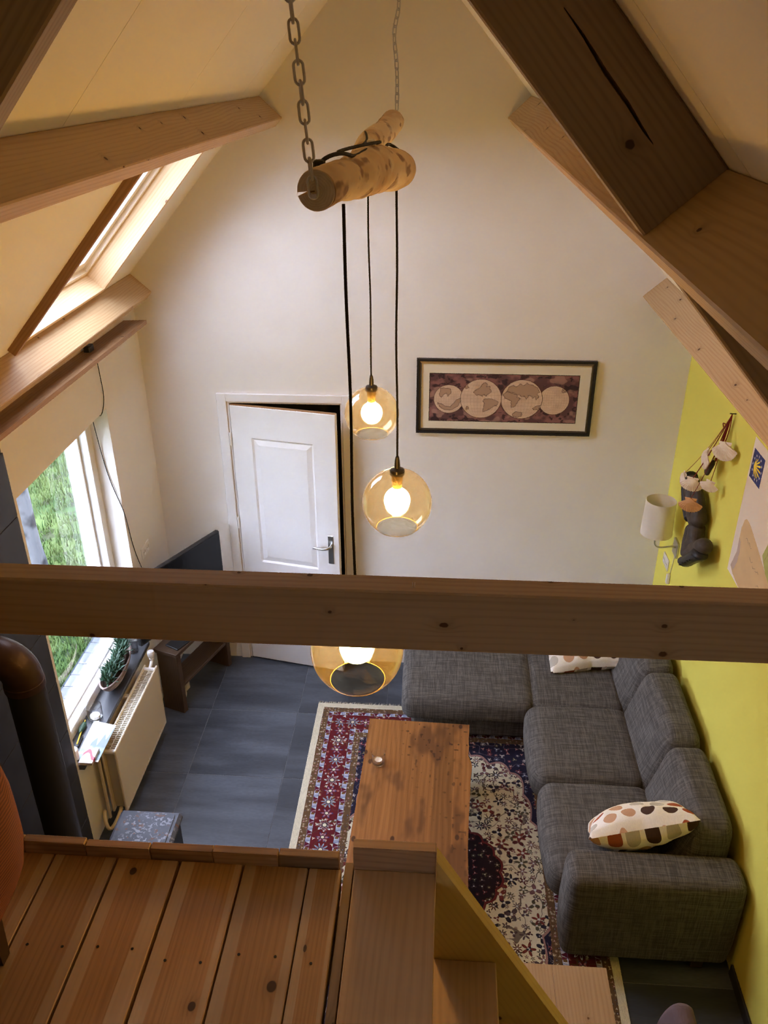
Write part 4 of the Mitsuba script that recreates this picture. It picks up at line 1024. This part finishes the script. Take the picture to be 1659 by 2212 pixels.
tumbler((-.290, 3.535, .450), .0375, .082, 'clear glass tealight holder standing on the wooden coffee table', .0215)

# ------------------------------------------------------------------ dining table and chair below the stairs
k = thing('dining_table', 'pale wooden dining table at the bottom right, partly hidden by the stairs', 'table')
for i in range(5):
    wood(k, 'table_board', box6(-.35 + .215 * i, -.35 + .215 * (i + 1) - .0006, 1.30, 2.176, .720, .750, .0012), EY, 'mat_diningtop')
for x in (-.29, .665):
    for y in (1.37, 2.10): wood(k, 'leg', box6(x - .035, x + .035, y - .035, y + .035, .0095 if abs(x - RX) < RHX and y > 1.9 else 0, .72, .004), (0, 0, 1), 'mat_diningtop')
k = thing('dining_chair', 'mauve upholstered dining chair with a rounded back at the bottom right edge', 'chair')
m = soft(.075, .44, .50, .036, (.006, .0, .0), 12, 3); v = np.asarray(m.vertices).copy()
t = np.clip((v[:, 2]) / .25, 0, 1); v[:, 1] *= 1 - .30 * t ** 2.2; v[:, 0] += .05 * (v[:, 2] / .5)
m.vertices = v
part(k, 'backrest', place(m, (.925, 1.80, .655)), 'mat_mauve', smooth=True)
part(k, 'seat', place(soft(.40, .43, .07, .03, (0, 0, .012), 8, 4), (.79, 1.80, .44)), 'mat_mauve', smooth=True)
for x in (.64, .94):
    for y in (1.63, 1.97): part(k, 'leg', taper(.03, .03, .036, .036, 0, .41).apply_translation((x, y, .0095 if y > 1.9 else 0)), 'mat_darkwood')

# ------------------------------------------------------------------ armchair on the loft
k = thing('armchair', 'orange-red corduroy armchair with a dark wooden leg, at the left edge on the loft floor', 'armchair')
part(k, 'body', place(soft(.62, .60, .395, .15, (.025, .02, .02), 14, 5, .006), (-1.013, .775, 2.797)), 'mat_corduroy', smooth=True)
for x in (-.795, -1.18):
    for y in (.955, .58): part(k, 'leg', taper(.026, .026, .040, .040, 0, .19).apply_translation((x, y, LOFT)), 'mat_darkwood')

# ------------------------------------------------------------------ framed antique map on the back wall
k = thing('picture', 'framed antique style world map in hemispheres on the back wall', 'picture')
px0, px1, pz0, pz1 = -.150, .944, 1.856, 2.344
yw = YB
for nm, d0, d1, t, mt in (('frame', 0, .016, .024, 'mat_black'), ('frame_inner', .0155, .030, .018, 'mat_bronze')):
    for (a, b, c, d) in (((px0 + d0, pz0 + d0), (px1 - d0, pz0 + d0), (px1 - d1, pz0 + d1), (px0 + d1, pz0 + d1)), ((px0 + d0, pz1 - d0), (px1 - d0, pz1 - d0), (px1 - d1, pz1 - d1), (px0 + d1, pz1 - d1)),
                         ((px0 + d0, pz0 + d0), (px0 + d0, pz1 - d0), (px0 + d1, pz1 - d1), (px0 + d1, pz0 + d1)), ((px1 - d0, pz0 + d0), (px1 - d0, pz1 - d0), (px1 - d1, pz1 - d1), (px1 - d1, pz0 + d1))):
        part(k, nm, hull([(p[0], yw - q, p[1]) for p in (a, b, c, d) for q in (0, t * (.75 if p in (a, b) and nm != 'frame' else 1))]), mt)
part(k, 'backing', pbox(px0 + .01, px1 - .01, yw - .006, yw - .0005, pz0 + .01, pz1 - .01), 'mat_black')
principled('mat_passepartout', (.66, .60, .47), .9, .2)
part(k, 'mat_board', pbox(px0 + .028, px1 - .028, yw - .009, yw - .006, pz0 + .028, pz1 - .028), 'mat_passepartout')
ma = (px0 + .083, px1 - .098, pz0 + .083, pz1 - .097)
def mapbg_fn(p, n, uv):
    f = fbm(p.x * 16, 1.0, p.z * 16, 4)
    c = mix((.22, .10, .085), (.10, .048, .045), smoothstep(.35, .62, f))
    c = mix(c, C(.030, .018, .020), .85 * smoothstep(.53, .62, fbm(p.x * 30 + 5, 2.0, p.z * 30, 4)))
    return mix(c, C(.36, .21, .16), .6 * smoothstep(.58, .66, fbm(p.x * 11 + 9, 3.0, p.z * 14, 3)))
principled('mat_mapbg', mikit.proc(mapbg_fn), .8, .2)
pr = part(k, 'print', pbox(ma[0], ma[1], yw - .0098, yw - .009, ma[2], ma[3]), 'mat_mapbg')
for bx in ((ma[0] - .004, ma[1] + .004, ma[2] - .004, ma[2]), (ma[0] - .004, ma[1] + .004, ma[3], ma[3] + .004), (ma[0] - .004, ma[0], ma[2], ma[3]), (ma[1], ma[1] + .004, ma[2], ma[3])):
    part(pr, 'border_line', pbox(bx[0], bx[1], yw - .0099, yw - .009, bx[2], bx[3]), 'mat_cap')
def hemi_fn(p, n, uv):
    r = dr.sqrt(dr.square(uv.x) + dr.square(uv.y))
    c = mix((.66, .49, .35), (.50, .345, .24), fbm(p.x * 22, 1.0, p.z * 22, 3))
    mer = dr.abs(uv.x) / dr.sqrt(dr.maximum(1 - dr.square(uv.y), .01)); mer = dr.abs(mer * 6 - dr.floor(mer * 6 + .5))
    lat = dr.abs(uv.y * 6 * (1 - .15 * uv.x * uv.x)); lat = dr.abs(lat - dr.floor(lat + .5))
    c = mix(c, C(.27, .16, .11), .35 * dr.select((mer < .05) | (lat < .05), 1.0, 0.0))
    return dr.select(r > .955, dr.select(r > .975, C(.10, .045, .03), C(.55, .40, .28)), c)
principled('mat_hemi', mikit.proc(hemi_fn), .8, .2)
principled('mat_land', (.37, .235, .15), .8, .2); principled('mat_coast', (.085, .04, .032), .8, .2)
def flat(poly, y, h):
    m = extr(poly, h); return fixm(place(m, (0, y, 0), np.array([[1.0, 0, 0], [0, 0, -1], [0, 1, 0]])))
LANDS = {0: [[(-.55, .75), (-.2, .78), (.1, .7), (.15, .45), (-.05, .2), (-.15, .4), (-.35, .3), (-.5, .1), (-.62, .3)], [(-.75, -.25), (-.5, -.35), (-.2, -.5), (.1, -.55), (.35, -.3), (.45, -.05), (.8, .1), (.85, -.1), (.6, -.5), (.2, -.8), (-.3, -.75), (-.6, -.55)]],
         1: [[(-.38, .30), (-.28, .42), (-.12, .52), (0, .66), (.10, .82), (.28, .78), (.24, .62), (.42, .66), (.40, .50), (.50, .38), (.40, .28), (.30, .20), (.22, .12), (.18, .22), (.06, .18), (.10, .05), (.22, -.02), (.30, .02), (.16, .02), (.02, .14), (-.10, .20), (-.24, .16)], [(.16, -.04), (.34, .04), (.58, -.02), (.88, -.12), (.78, -.30), (.60, -.38), (.44, -.52), (.26, -.60), (.10, -.66), (.16, -.44), (.20, -.26), (.10, -.12)], [(-.80, .60), (-.66, .66), (-.58, .56), (-.72, .50)], [(-.72, -.44), (-.60, -.40), (-.58, -.52), (-.68, -.56)]],
         2: [[(-.72, .42), (-.64, .62), (-.44, .70), (-.30, .62), (-.12, .78), (.08, .70), (.20, .84), (.46, .74), (.70, .60), (.82, .42), (.74, .28), (.80, .10), (.68, .02), (.62, .16), (.50, .02), (.46, .20), (.30, .22), (.22, .00), (.10, .18), (-.04, .12), (-.14, .26), (-.34, .28), (-.48, .36), (-.60, .34)], [(-.92, .22), (-.74, .38), (-.50, .32), (-.30, .26), (-.20, .10), (-.06, .06), (-.18, -.12), (-.26, -.28), (-.42, -.44), (-.50, -.36), (-.48, -.16), (-.58, -.02), (-.80, .04)], [(.56, -.44), (.72, -.30), (.92, -.26), (.84, -.42), (.88, -.52), (.62, -.50)], [(-.42, -.78), (-.28, -.66), (-.08, -.64), (.06, -.74), (.02, -.86), (-.18, -.92), (-.36, -.88)]],
         3: [[(.42, .62), (.52, .82), (.62, .66), (.74, .60), (.56, .56)]]}
for i, (cx, cz, r) in enumerate(((.052, 2.083, .094), (.252, 2.089, .129), (.505, 2.090, .129), (.704, 2.087, .095))):
    yy = yw - .0098 - (.0003 if i in (0, 3) else .0008)
    a = np.linspace(0, 2 * np.pi, 49)[:-1]
    cl_ = sg.box(ma[0] + .001, ma[2] + .001, ma[1] - .001, ma[3] - .001)
    dk = sg.Polygon(np.stack([cx + r * np.cos(a), cz + r * np.sin(a)], 1)).intersection(cl_)
    m = flat(dk, yy, .0008); m.unmerge_vertices(); v = np.asarray(m.vertices)
    part(pr, 'hemisphere', m, 'mat_hemi', uv=np.stack([(v[:, 0] - cx) / r, (v[:, 2] - cz) / r], 1))
    land, coast = [], []
    for L in LANDS[i]:
        P = np.array(L); pts = []
        for q in range(len(P)):
            A, B = P[q], P[(q + 1) % len(P)]
            for t in np.linspace(0, 1, 5)[:-1]: pts.append(A + (B - A) * t + rng.normal(0, .018, 2))
        g = sg.Polygon(np.array(pts) * r + (cx, cz)).buffer(0)
        land.append(g); coast.append(g.boundary.buffer(.0011))
    for g in land:
        for x in getattr(g, 'geoms', [g]): part(pr, 'land', flat(x, yy - .0003, .0008), 'mat_land')
    from shapely.ops import unary_union
    g = unary_union(coast)
    for x in getattr(g, 'geoms', [g]): part(pr, 'coastline', flat(x, yy - .0005, .0008), 'mat_coast')

# ------------------------------------------------------------------ wall lamp, switch, socket on the yellow wall
k = thing('wall_lamp', 'small wall lamp with a cream drum shade on the yellow wall', 'wall lamp')
part(k, 'wall_plate', box6(XR - .014, XR, 4.605, 4.700, 1.215, 1.320, .003), 'mat_steel')
part(k, 'arm', tube(spline([(XR - .012, 4.652, 1.272), (1.42, 4.652, 1.270), (1.383, 4.652, 1.270), (1.362, 4.652, 1.285), (1.356, 4.652, 1.32), (1.354, 4.652, 1.40)], 40), .006, 10), 'mat_steel', smooth=True)
s_ = lathe([(.096, 0), (.090, .228), (.088, .228), (.094, 0)], 48, close=True)
part(k, 'shade', place(s_, (1.354, 4.652, 1.368)), 'mat_shade', smooth=40, label='cream fabric drum shade')
part(k, 'lamp_holder', place(lathe([(0, 0), (.015, 0), (.015, .05), (0, .05)], 16), (1.354, 4.652, 1.40)), 'mat_white', smooth=40)
part(k, 'cord', tube(spline([(XR - .004, 4.66, 1.215), (XR - .004, 4.672, 1.12), (XR - .004, 4.685, 1.06)], 12), .0025, 6), 'mat_white', smooth=True)
part(k, 'cord_switch', box6(XR - .022, XR - .002, 4.672, 4.700, .985, 1.055, .004), 'mat_white')
plate('wall_socket', 'white socket on the yellow wall below the small wall lamp', (XR, 4.810, 1.075), RWR, .13, .078)

# ------------------------------------------------------------------ boots and scallop shells hung by strings
def capsule(chain):
    """Manifold union of hulls of successive spheres (centre, radii xyz)."""
    S = []
    for c, r in chain:
        m = trimesh.creation.icosphere(2, 1.0); m.apply_scale(r); m.apply_translation(c); S.append(mf(m))
    out = manifold3d.Manifold()
    for a, b in zip(S[:-1], S[1:]): out = out + manifold3d.Manifold.batch_hull([a, b])
    return out
bt = thing('boot', 'upper dark leather boot hanging toe up behind the shells on the yellow wall', 'boot', 'dark boots hung on the yellow wall')
XB = XR - .062
up = capsule([((XB, 4.418, 1.838), (.044, .036, .040)), ((XB, 4.395, 1.795), (.046, .042, .05)), ((XB, 4.340, 1.735), (.044, .040, .044)), ((XB, 4.265, 1.700), (.044, .038, .040)), ((XB, 4.205, 1.690), (.046, .044, .042))]) + capsule([((XB + .004, 4.320, 1.835), (.030, .034, .040)), ((XB + .004, 4.255, 1.790), (.034, .038, .050)), ((XB, 4.180, 1.720), (.044, .044, .046))])
m = tm(up.refine_to_length(.012)); trimesh.smoothing.filter_taubin(m, iterations=8)
principled('mat_leather', mikit.proc(lambda p, n, uv: mix((.030, .022, .017), (.060, .045, .034), fbm(p.x * 40, p.y * 40, p.z * 40))), .55, .35)
part(bt, 'upper', m, 'mat_leather', smooth=True)
so = capsule([((XB, 4.455, 1.845), (.044, .012, .042)), ((XB, 4.438, 1.785), (.046, .012, .05)), ((XB, 4.372, 1.700), (.044, .014, .036)), ((XB, 4.300, 1.668), (.044, .014, .03))])
part(bt, 'sole', tm(so.refine_to_length(.015)), 'mat_iron', smooth=True)
bt2 = thing('boot', 'lower dark leather boot showing its ribbed sole on the yellow wall', 'boot', 'dark boots hung on the yellow wall')
lo_ = capsule([((XB, 4.190, 1.665), (.046, .046, .03)), ((XB - .004, 4.170, 1.600), (.048, .052, .03)), ((XB - .008, 4.190, 1.535), (.05, .054, .03)), ((XB - .008, 4.205, 1.490), (.048, .052, .03))]) + capsule([((XB, 4.275, 1.610), (.034, .026, .03)), ((XB - .005, 4.268, 1.530), (.036, .026, .03)), ((XB - .008, 4.240, 1.470), (.04, .03, .024))]) + capsule([((XB - .010, 4.205, 1.490), (.044, .040, .030)), ((XB - .014, 4.080, 1.590), (.048, .056, .044)), ((XB - .014, 3.985, 1.665), (.046, .050, .044))])
m = tm(lo_.refine_to_length(.012)); trimesh.smoothing.filter_taubin(m, iterations=8)
part(bt2, 'upper', m, 'mat_leather', smooth=True)
so = capsule([((XB - .030, 4.185, 1.448), (.042, .044, .024)), ((XB - .034, 4.075, 1.535), (.038, .040, .026)), ((XB - .032, 3.980, 1.620), (.044, .054, .030))])
part(bt2, 'sole', tm(so.refine_to_length(.015)), 'mat_iron', smooth=True)
for i in range(5):
    part(bt2, 'tread_bar', place(rbox(.062, .010, .008, .002), (XB - .042, 4.150 - .034 * i, 1.448 + .0275 * i)), 'mat_black')
def shell_mesh(R_, ribs=13):
    nt, nr = 79, 16; th = np.linspace(-1.12, 1.12, nt); r = np.linspace(0, 1, nr); Tt, Rr_ = np.meshgrid(th, r, indexing='ij')
    rib = np.cos(Tt / 1.12 * np.pi * ribs)
    rad = R_ * Rr_ * (1.0 - .10 * np.abs(Tt / 1.12) ** 3 + .018 * rib * Rr_)
    x, y = rad * np.sin(Tt) * .98, -rad * np.cos(Tt * .92) * .98
    dome = R_ * .28 * np.sin(np.clip(Rr_, 0, 1) ** .62 * np.pi * .80) * np.cos(Tt * 1.15) ** .5 * (1) + R_ * .020 * rib * Rr_ * np.sin(np.pi * np.clip(Rr_, 0, .97))
    V = np.stack([x, y, np.nan_to_num(dome)], -1).reshape(-1, 3); F = []
    for i in range(nt - 1):
        for j in range(nr - 1):
            a, b, c, d = i * nr + j, (i + 1) * nr + j, (i + 1) * nr + j + 1, i * nr + j + 1; F += [(a, c, b), (a, d, c)]
    V2 = V - np.array([0, 0, R_ * .035]); F2 = [(a + len(V), c + len(V), b + len(V)) for a, b, c in F]
    ear = hull([(sx * R_ * .40, -R_ * .02, 0) for sx in (-1, 1)] + [(sx * R_ * .36, -R_ * .24, .0) for sx in (-1, 1)] + [(sx * R_ * .34, -R_ * .10, R_ * .07) for sx in (-1, 1)] + [(0, -.34 * R_, R_ * .10)])
    return join(trimesh.Trimesh(np.vstack([V, V2]), F + F2, process=False), ear)
def shell_fn(c1, c2):
    return mikit.proc(lambda p, n, uv: mix(c1, c2, fbm(p.x * 34, p.y * 34, p.z * 60, 3)))
principled('mat_shell_white', shell_fn((.80, .74, .64), (.58, .46, .36)), .5, .4)
principled('mat_shell_orange', shell_fn((.56, .30, .12), (.40, .185, .065)), .5, .4)
principled('mat_string', (.16, .022, .018), .9, .2); principled('mat_string_tan', (.36, .15, .05), .9, .2)
nail = np.array([XR - .02, 4.118, 2.362])
kn = thing('nail', 'dark nail in the yellow wall holding the shell strings', 'nail'); solo(kn, tube([(XR + .004, 4.118, 2.365), nail + (-.012, 0, .004)], .003, 8), 'mat_iron')
SH = [('upper white scallop shell hanging on the right of the strings', 4.030, 2.250, .100, .55, 'mat_shell_white', .22, .058),
      ('narrow white scallop shell seen edge on below the knot of strings', 4.190, 2.140, .112, -.12, 'mat_shell_white', .10, .075),
      ('pale scallop shell seen edge on at the left over the dark boot', 4.335, 1.935, .084, -.05, 'mat_shell_white', .05, .130),
      ('big white scallop shell with a dark red cord across it, over the dark boot', 4.165, 1.985, .080, 1.10, 'mat_shell_white', 0, .140),
      ('small white scallop shell behind the big one on the strings', 4.075, 2.010, .064, .9, 'mat_shell_white', -.15, .075),
      ('orange-brown scallop shell, lowest on the strings in front of the dark boot', 4.140, 1.875, .082, 1.0, 'mat_shell_orange', .10, .140)]
for i, (lab, y, z, R_, yaw, mt, roll, off) in enumerate(SH):
    k = thing('scallop_shell', lab, 'shell', 'scallop shells on strings')
    n_ = np.array([-math.cos(yaw), -math.sin(yaw), 0]); u_ = np.array([0, 0, 1.0]); x_ = np.cross(u_, n_)
    R = np.stack([x_, u_, n_], 1); cr, sr = math.cos(roll), math.sin(roll); R = R @ np.array([[cr, -sr, 0], [sr, cr, 0], [0, 0, 1]])
    c = np.array([XR - off, y, z])
    part(k, 'valve', place(shell_mesh(R_), c, R), mt, smooth=50)
    mid = (nail + c) / 2 + np.array([.004, .012 * math.sin(i * 2.1), -.01])
    part(k, 'string', tube(spline([nail, mid, c + n_ * .004 + np.array([0, 0, -.006])], 20), .0018 if i % 3 else .0028, 6), 'mat_string' if i != 2 else 'mat_string_tan', smooth=True, label='dark red string')
k = thing('string_bundle', 'dark red knot of strings hanging from the nail on the yellow wall', 'string')
for i in range(5):
    e = np.array([XR - .035 - .004 * i, 4.150 + .012 * i, 2.10 - .02 * i])
    part(k, 'strand', tube(spline([nail, nail * .5 + e * .5 + np.array([0, .010 * math.sin(i * 2), 0]), e], 16), .0024, 6), 'mat_string', smooth=True)
part(k, 'knot', tube(spline([nail + (-.004, .04, -.075), nail + (-.01, .075, -.082), nail + (-.006, .065, -.098)], 10), .003, 6), 'mat_string', smooth=True)
part(k, 'tassel', tm(capsule([((XR - .05, 4.170, 2.065), (.010, .016, .02)), ((XR - .06, 4.205, 2.000), (.014, .024, .02))])), 'mat_leather', smooth=40)

# ------------------------------------------------------------------ map poster on the yellow wall
k = thing('poster', 'white map poster on the yellow wall with a blue shell sign in its corner', 'poster')
def wallflat(poly, x, h):
    """poly in (a, z) with a = -y; on the right wall, facing the room."""
    m = extr(poly, h); return fixm(place(m, (x, 0, 0), np.array([[0, 0, -1.0], [-1, 0, 0], [0, 1, 0]])))
principled('mat_poster', (.80, .74, .70), .7, .3); principled('mat_signblue', (.030, .035, .13), .7, .3); principled('mat_rays', (.72, .52, .05), .7, .3)
principled('mat_region_tan', mikit.proc(lambda p, n, uv: mix((.58, .40, .20), (.50, .33, .17), fbm(1.0, p.y * 12, p.z * 12))), .7, .3)
principled('mat_region_mauve', (.42, .31, .25), .7, .3); principled('mat_region_green', (.36, .36, .11), .7, .3); principled('mat_line', (.30, .20, .12), .7, .3); principled('mat_star', (.50, .48, .50), .7, .3)
part(k, 'sheet', wallflat(sg.box(-3.808, 1.640, -2.86, 2.372), XR - .0005, .0008), 'mat_poster')
sgn = part(k, 'blue_sign', wallflat(sg.box(-3.789, 2.176, -3.642, 2.322), XR - .0012, .0006), 'mat_signblue', label='blue square with yellow scallop shell rays')
fc = np.array([-3.755, 2.246])
rays = [sg.Polygon([fc + .004 * np.array([math.sin(a), -math.cos(a)]), fc + R_ * np.array([math.cos(a - .06), math.sin(a - .06)]), fc + (R_ + .003) * np.array([math.cos(a), math.sin(a)]), fc + R_ * np.array([math.cos(a + .06), math.sin(a + .06)]), fc - .004 * np.array([math.sin(a), -math.cos(a)])]) for a, R_ in zip(np.linspace(-1.25, 1.25, 9), (.040, .056, .070, .080, .084, .080, .070, .056, .040))]
part(sgn, 'shell_rays', join(*[wallflat(r, XR - .0017, .0006) for r in rays]), 'mat_rays')
stars = []
for i in range(12):
    a = 2 * np.pi * i / 12; c = np.array([-3.7155 + .058 * math.cos(a), 2.249 + .058 * math.sin(a)])
    stars.append(sg.Polygon([c + (.0085 if j % 2 == 0 else .0035) * np.array([math.sin(j * np.pi / 5), math.cos(j * np.pi / 5)]) for j in range(10)]))
part(sgn, 'stars', join(*[wallflat(s, XR - .0017, .0006) for s in stars]), 'mat_star')
tan = sg.Polygon([(-3.722, 1.971), (-3.700, 1.985), (-3.653, 1.984), (-3.575, 1.958), (-3.491, 1.929), (-3.371, 1.881), (-3.300, 1.859), (-3.10, 1.80), (-3.02, 1.70), (-3.10, 1.646), (-3.633, 1.646), (-3.729, 1.658), (-3.776, 1.682), (-3.757, 1.73), (-3.735, 1.786), (-3.738, 1.861), (-3.741, 1.911)])
part(k, 'map_region', wallflat(tan, XR - .0011, .0005), 'mat_region_tan')
mv = sg.Polygon([(-3.776, 1.682), (-3.757, 1.73), (-3.735, 1.786), (-3.738, 1.861), (-3.715, 1.85), (-3.700, 1.80), (-3.705, 1.74), (-3.722, 1.70), (-3.735, 1.675)])
part(k, 'map_region', wallflat(mv, XR - .0014, .0005), 'mat_region_mauve')
gr = sg.Polygon([(-3.442, 1.934), (-3.405, 2.027), (-3.37, 2.10), (-3.30, 2.16), (-3.20, 2.18), (-3.08, 2.10), (-3.02, 1.95), (-3.05, 1.80), (-3.10, 1.80), (-3.300, 1.859), (-3.371, 1.881)])
part(k, 'map_region', wallflat(gr, XR - .0011, .0005), 'mat_region_green')
for i in range(9):
    c = np.array([-3.66 + .045 * i, 1.90 - .022 * i + .02 * math.sin(i * 2)])
    ln = sg.LineString([c + np.array([q * .014, .008 * math.sin(q * 1.7 + i)]) for q in range(4)]).buffer(.0013)
    part(k, 'map_line', wallflat(ln, XR - .0015, .0005), 'mat_line')
for i in range(5):
    c = np.array([-3.40 + .05 * i, 2.0 + .03 * math.sin(i * 2)])
    ln = sg.LineString([c + np.array([.012 * math.sin(q * 1.3 + i), -.022 * q]) for q in range(5)]).buffer(.0013)
    part(k, 'map_line', wallflat(ln, XR - .0015, .0005), 'mat_line')

# ------------------------------------------------------------------ outdoors, seen through the left window
k = thing('ground_lawn', kind='structure')
solo(k, join(pbox(-40, XL - .55, -25, 40, -.5, -.215), pbox(XL - .56, 40, YB + .3, 40, -.5, -.215), pbox(XL - .56, 40, -25, YR - .3, -.5, -.215), pbox(XR + .3, 40, YR - .3, YB + .3, -.5, -.215)), 'mat_lawn')
bl = []
N = 30000
bxp = -2.80 - 3.6 * rng.random(N) ** 1.3; byp = rng.uniform(3.8, 10.5, N)
cl_n = meshkit.fbm(np.stack([bxp * 1.7, byp * 1.7, bxp * 0], 1), 3, 8)
keep = cl_n > .36; bxp, byp, cl_n = bxp[keep], byp[keep], cl_n[keep]; N = len(bxp)
hh = (.03 + .07 * cl_n) * rng.uniform(.6, 1.3, N); az = rng.uniform(0, 2 * np.pi, N); ln_ = rng.uniform(.2, .8, N) * hh
w = .006; cx, sx = np.cos(az), np.sin(az)
A = np.stack([bxp - w * sx, byp + w * cx, np.full(N, -.216)], 1); B = np.stack([bxp + w * sx, byp - w * cx, np.full(N, -.216)], 1)
M1 = np.stack([bxp + ln_ * cx * .4 - w * .7 * sx, byp + ln_ * sx * .4 + w * .7 * cx, -.216 + hh * .6], 1); M2 = np.stack([bxp + ln_ * cx * .4 + w * .7 * sx, byp + ln_ * sx * .4 - w * .7 * cx, -.216 + hh * .6], 1)
Tp = np.stack([bxp + ln_ * cx, byp + ln_ * sx, -.216 + hh], 1)
V = np.stack([A, B, M1, M2, Tp], 1).reshape(-1, 3); o = np.arange(N)[:, None] * 5
Fq = np.concatenate([o + [0, 1, 3], o + [0, 3, 2], o + [2, 3, 4]])
k = thing('lawn_grass', 'green grass growing on the lawn outside the window', 'grass', kind='stuff')
solo(k, trimesh.Trimesh(V, Fq, process=False), 'mat_blade')
k = thing('tree', 'grey lichen-covered tree trunk on the lawn outside the window', 'tree')
tp = spline([(-3.40, 5.93, -.24), (-3.42, 5.95, .6), (-3.45, 5.94, 1.6), (-3.42, 5.97, 3.0), (-3.5, 6.0, 5.2)], 50)
m = tube(tp, np.linspace(.085, .05, 50) + .03 * np.exp(-np.linspace(0, 50, 50) / 2.5), 24)
v = np.asarray(m.vertices); v = v + (.025 * (meshkit.fbm(v * 6, 3, 2) - .5))[:, None] * np.array([1, 1, 0]); m.vertices = v
part(k, 'trunk', m, 'mat_bark', smooth=True)
for a, b in (((-3.43, 5.96, 2.7), (-3.9, 6.6, 4.3)), ((-3.45, 5.98, 3.3), (-2.95, 6.4, 4.9))):
    part(k, 'branch', tube(spline([a, tuple((np.array(a) + b) / 2 + (0, 0, .1)), b], 14), np.linspace(.034, .012, 14), 12), 'mat_bark', smooth=True)
k = thing('path_pavers', kind='structure')
solo(k, pbox(-2.79, -2.15, 1.5, 7.0, -.32, -.206), 'mat_joint')
yy = 1.52
while yy < 6.95:
    for xa, xb in ((-2.785, -2.475), (-2.465, -2.155)):
        part(k, 'paver', box6(xa, xb, yy, yy + .128, -.24, -.196 + .002 * math.sin(yy * 7 + xa), .004), 'mat_paver')
    yy += .138
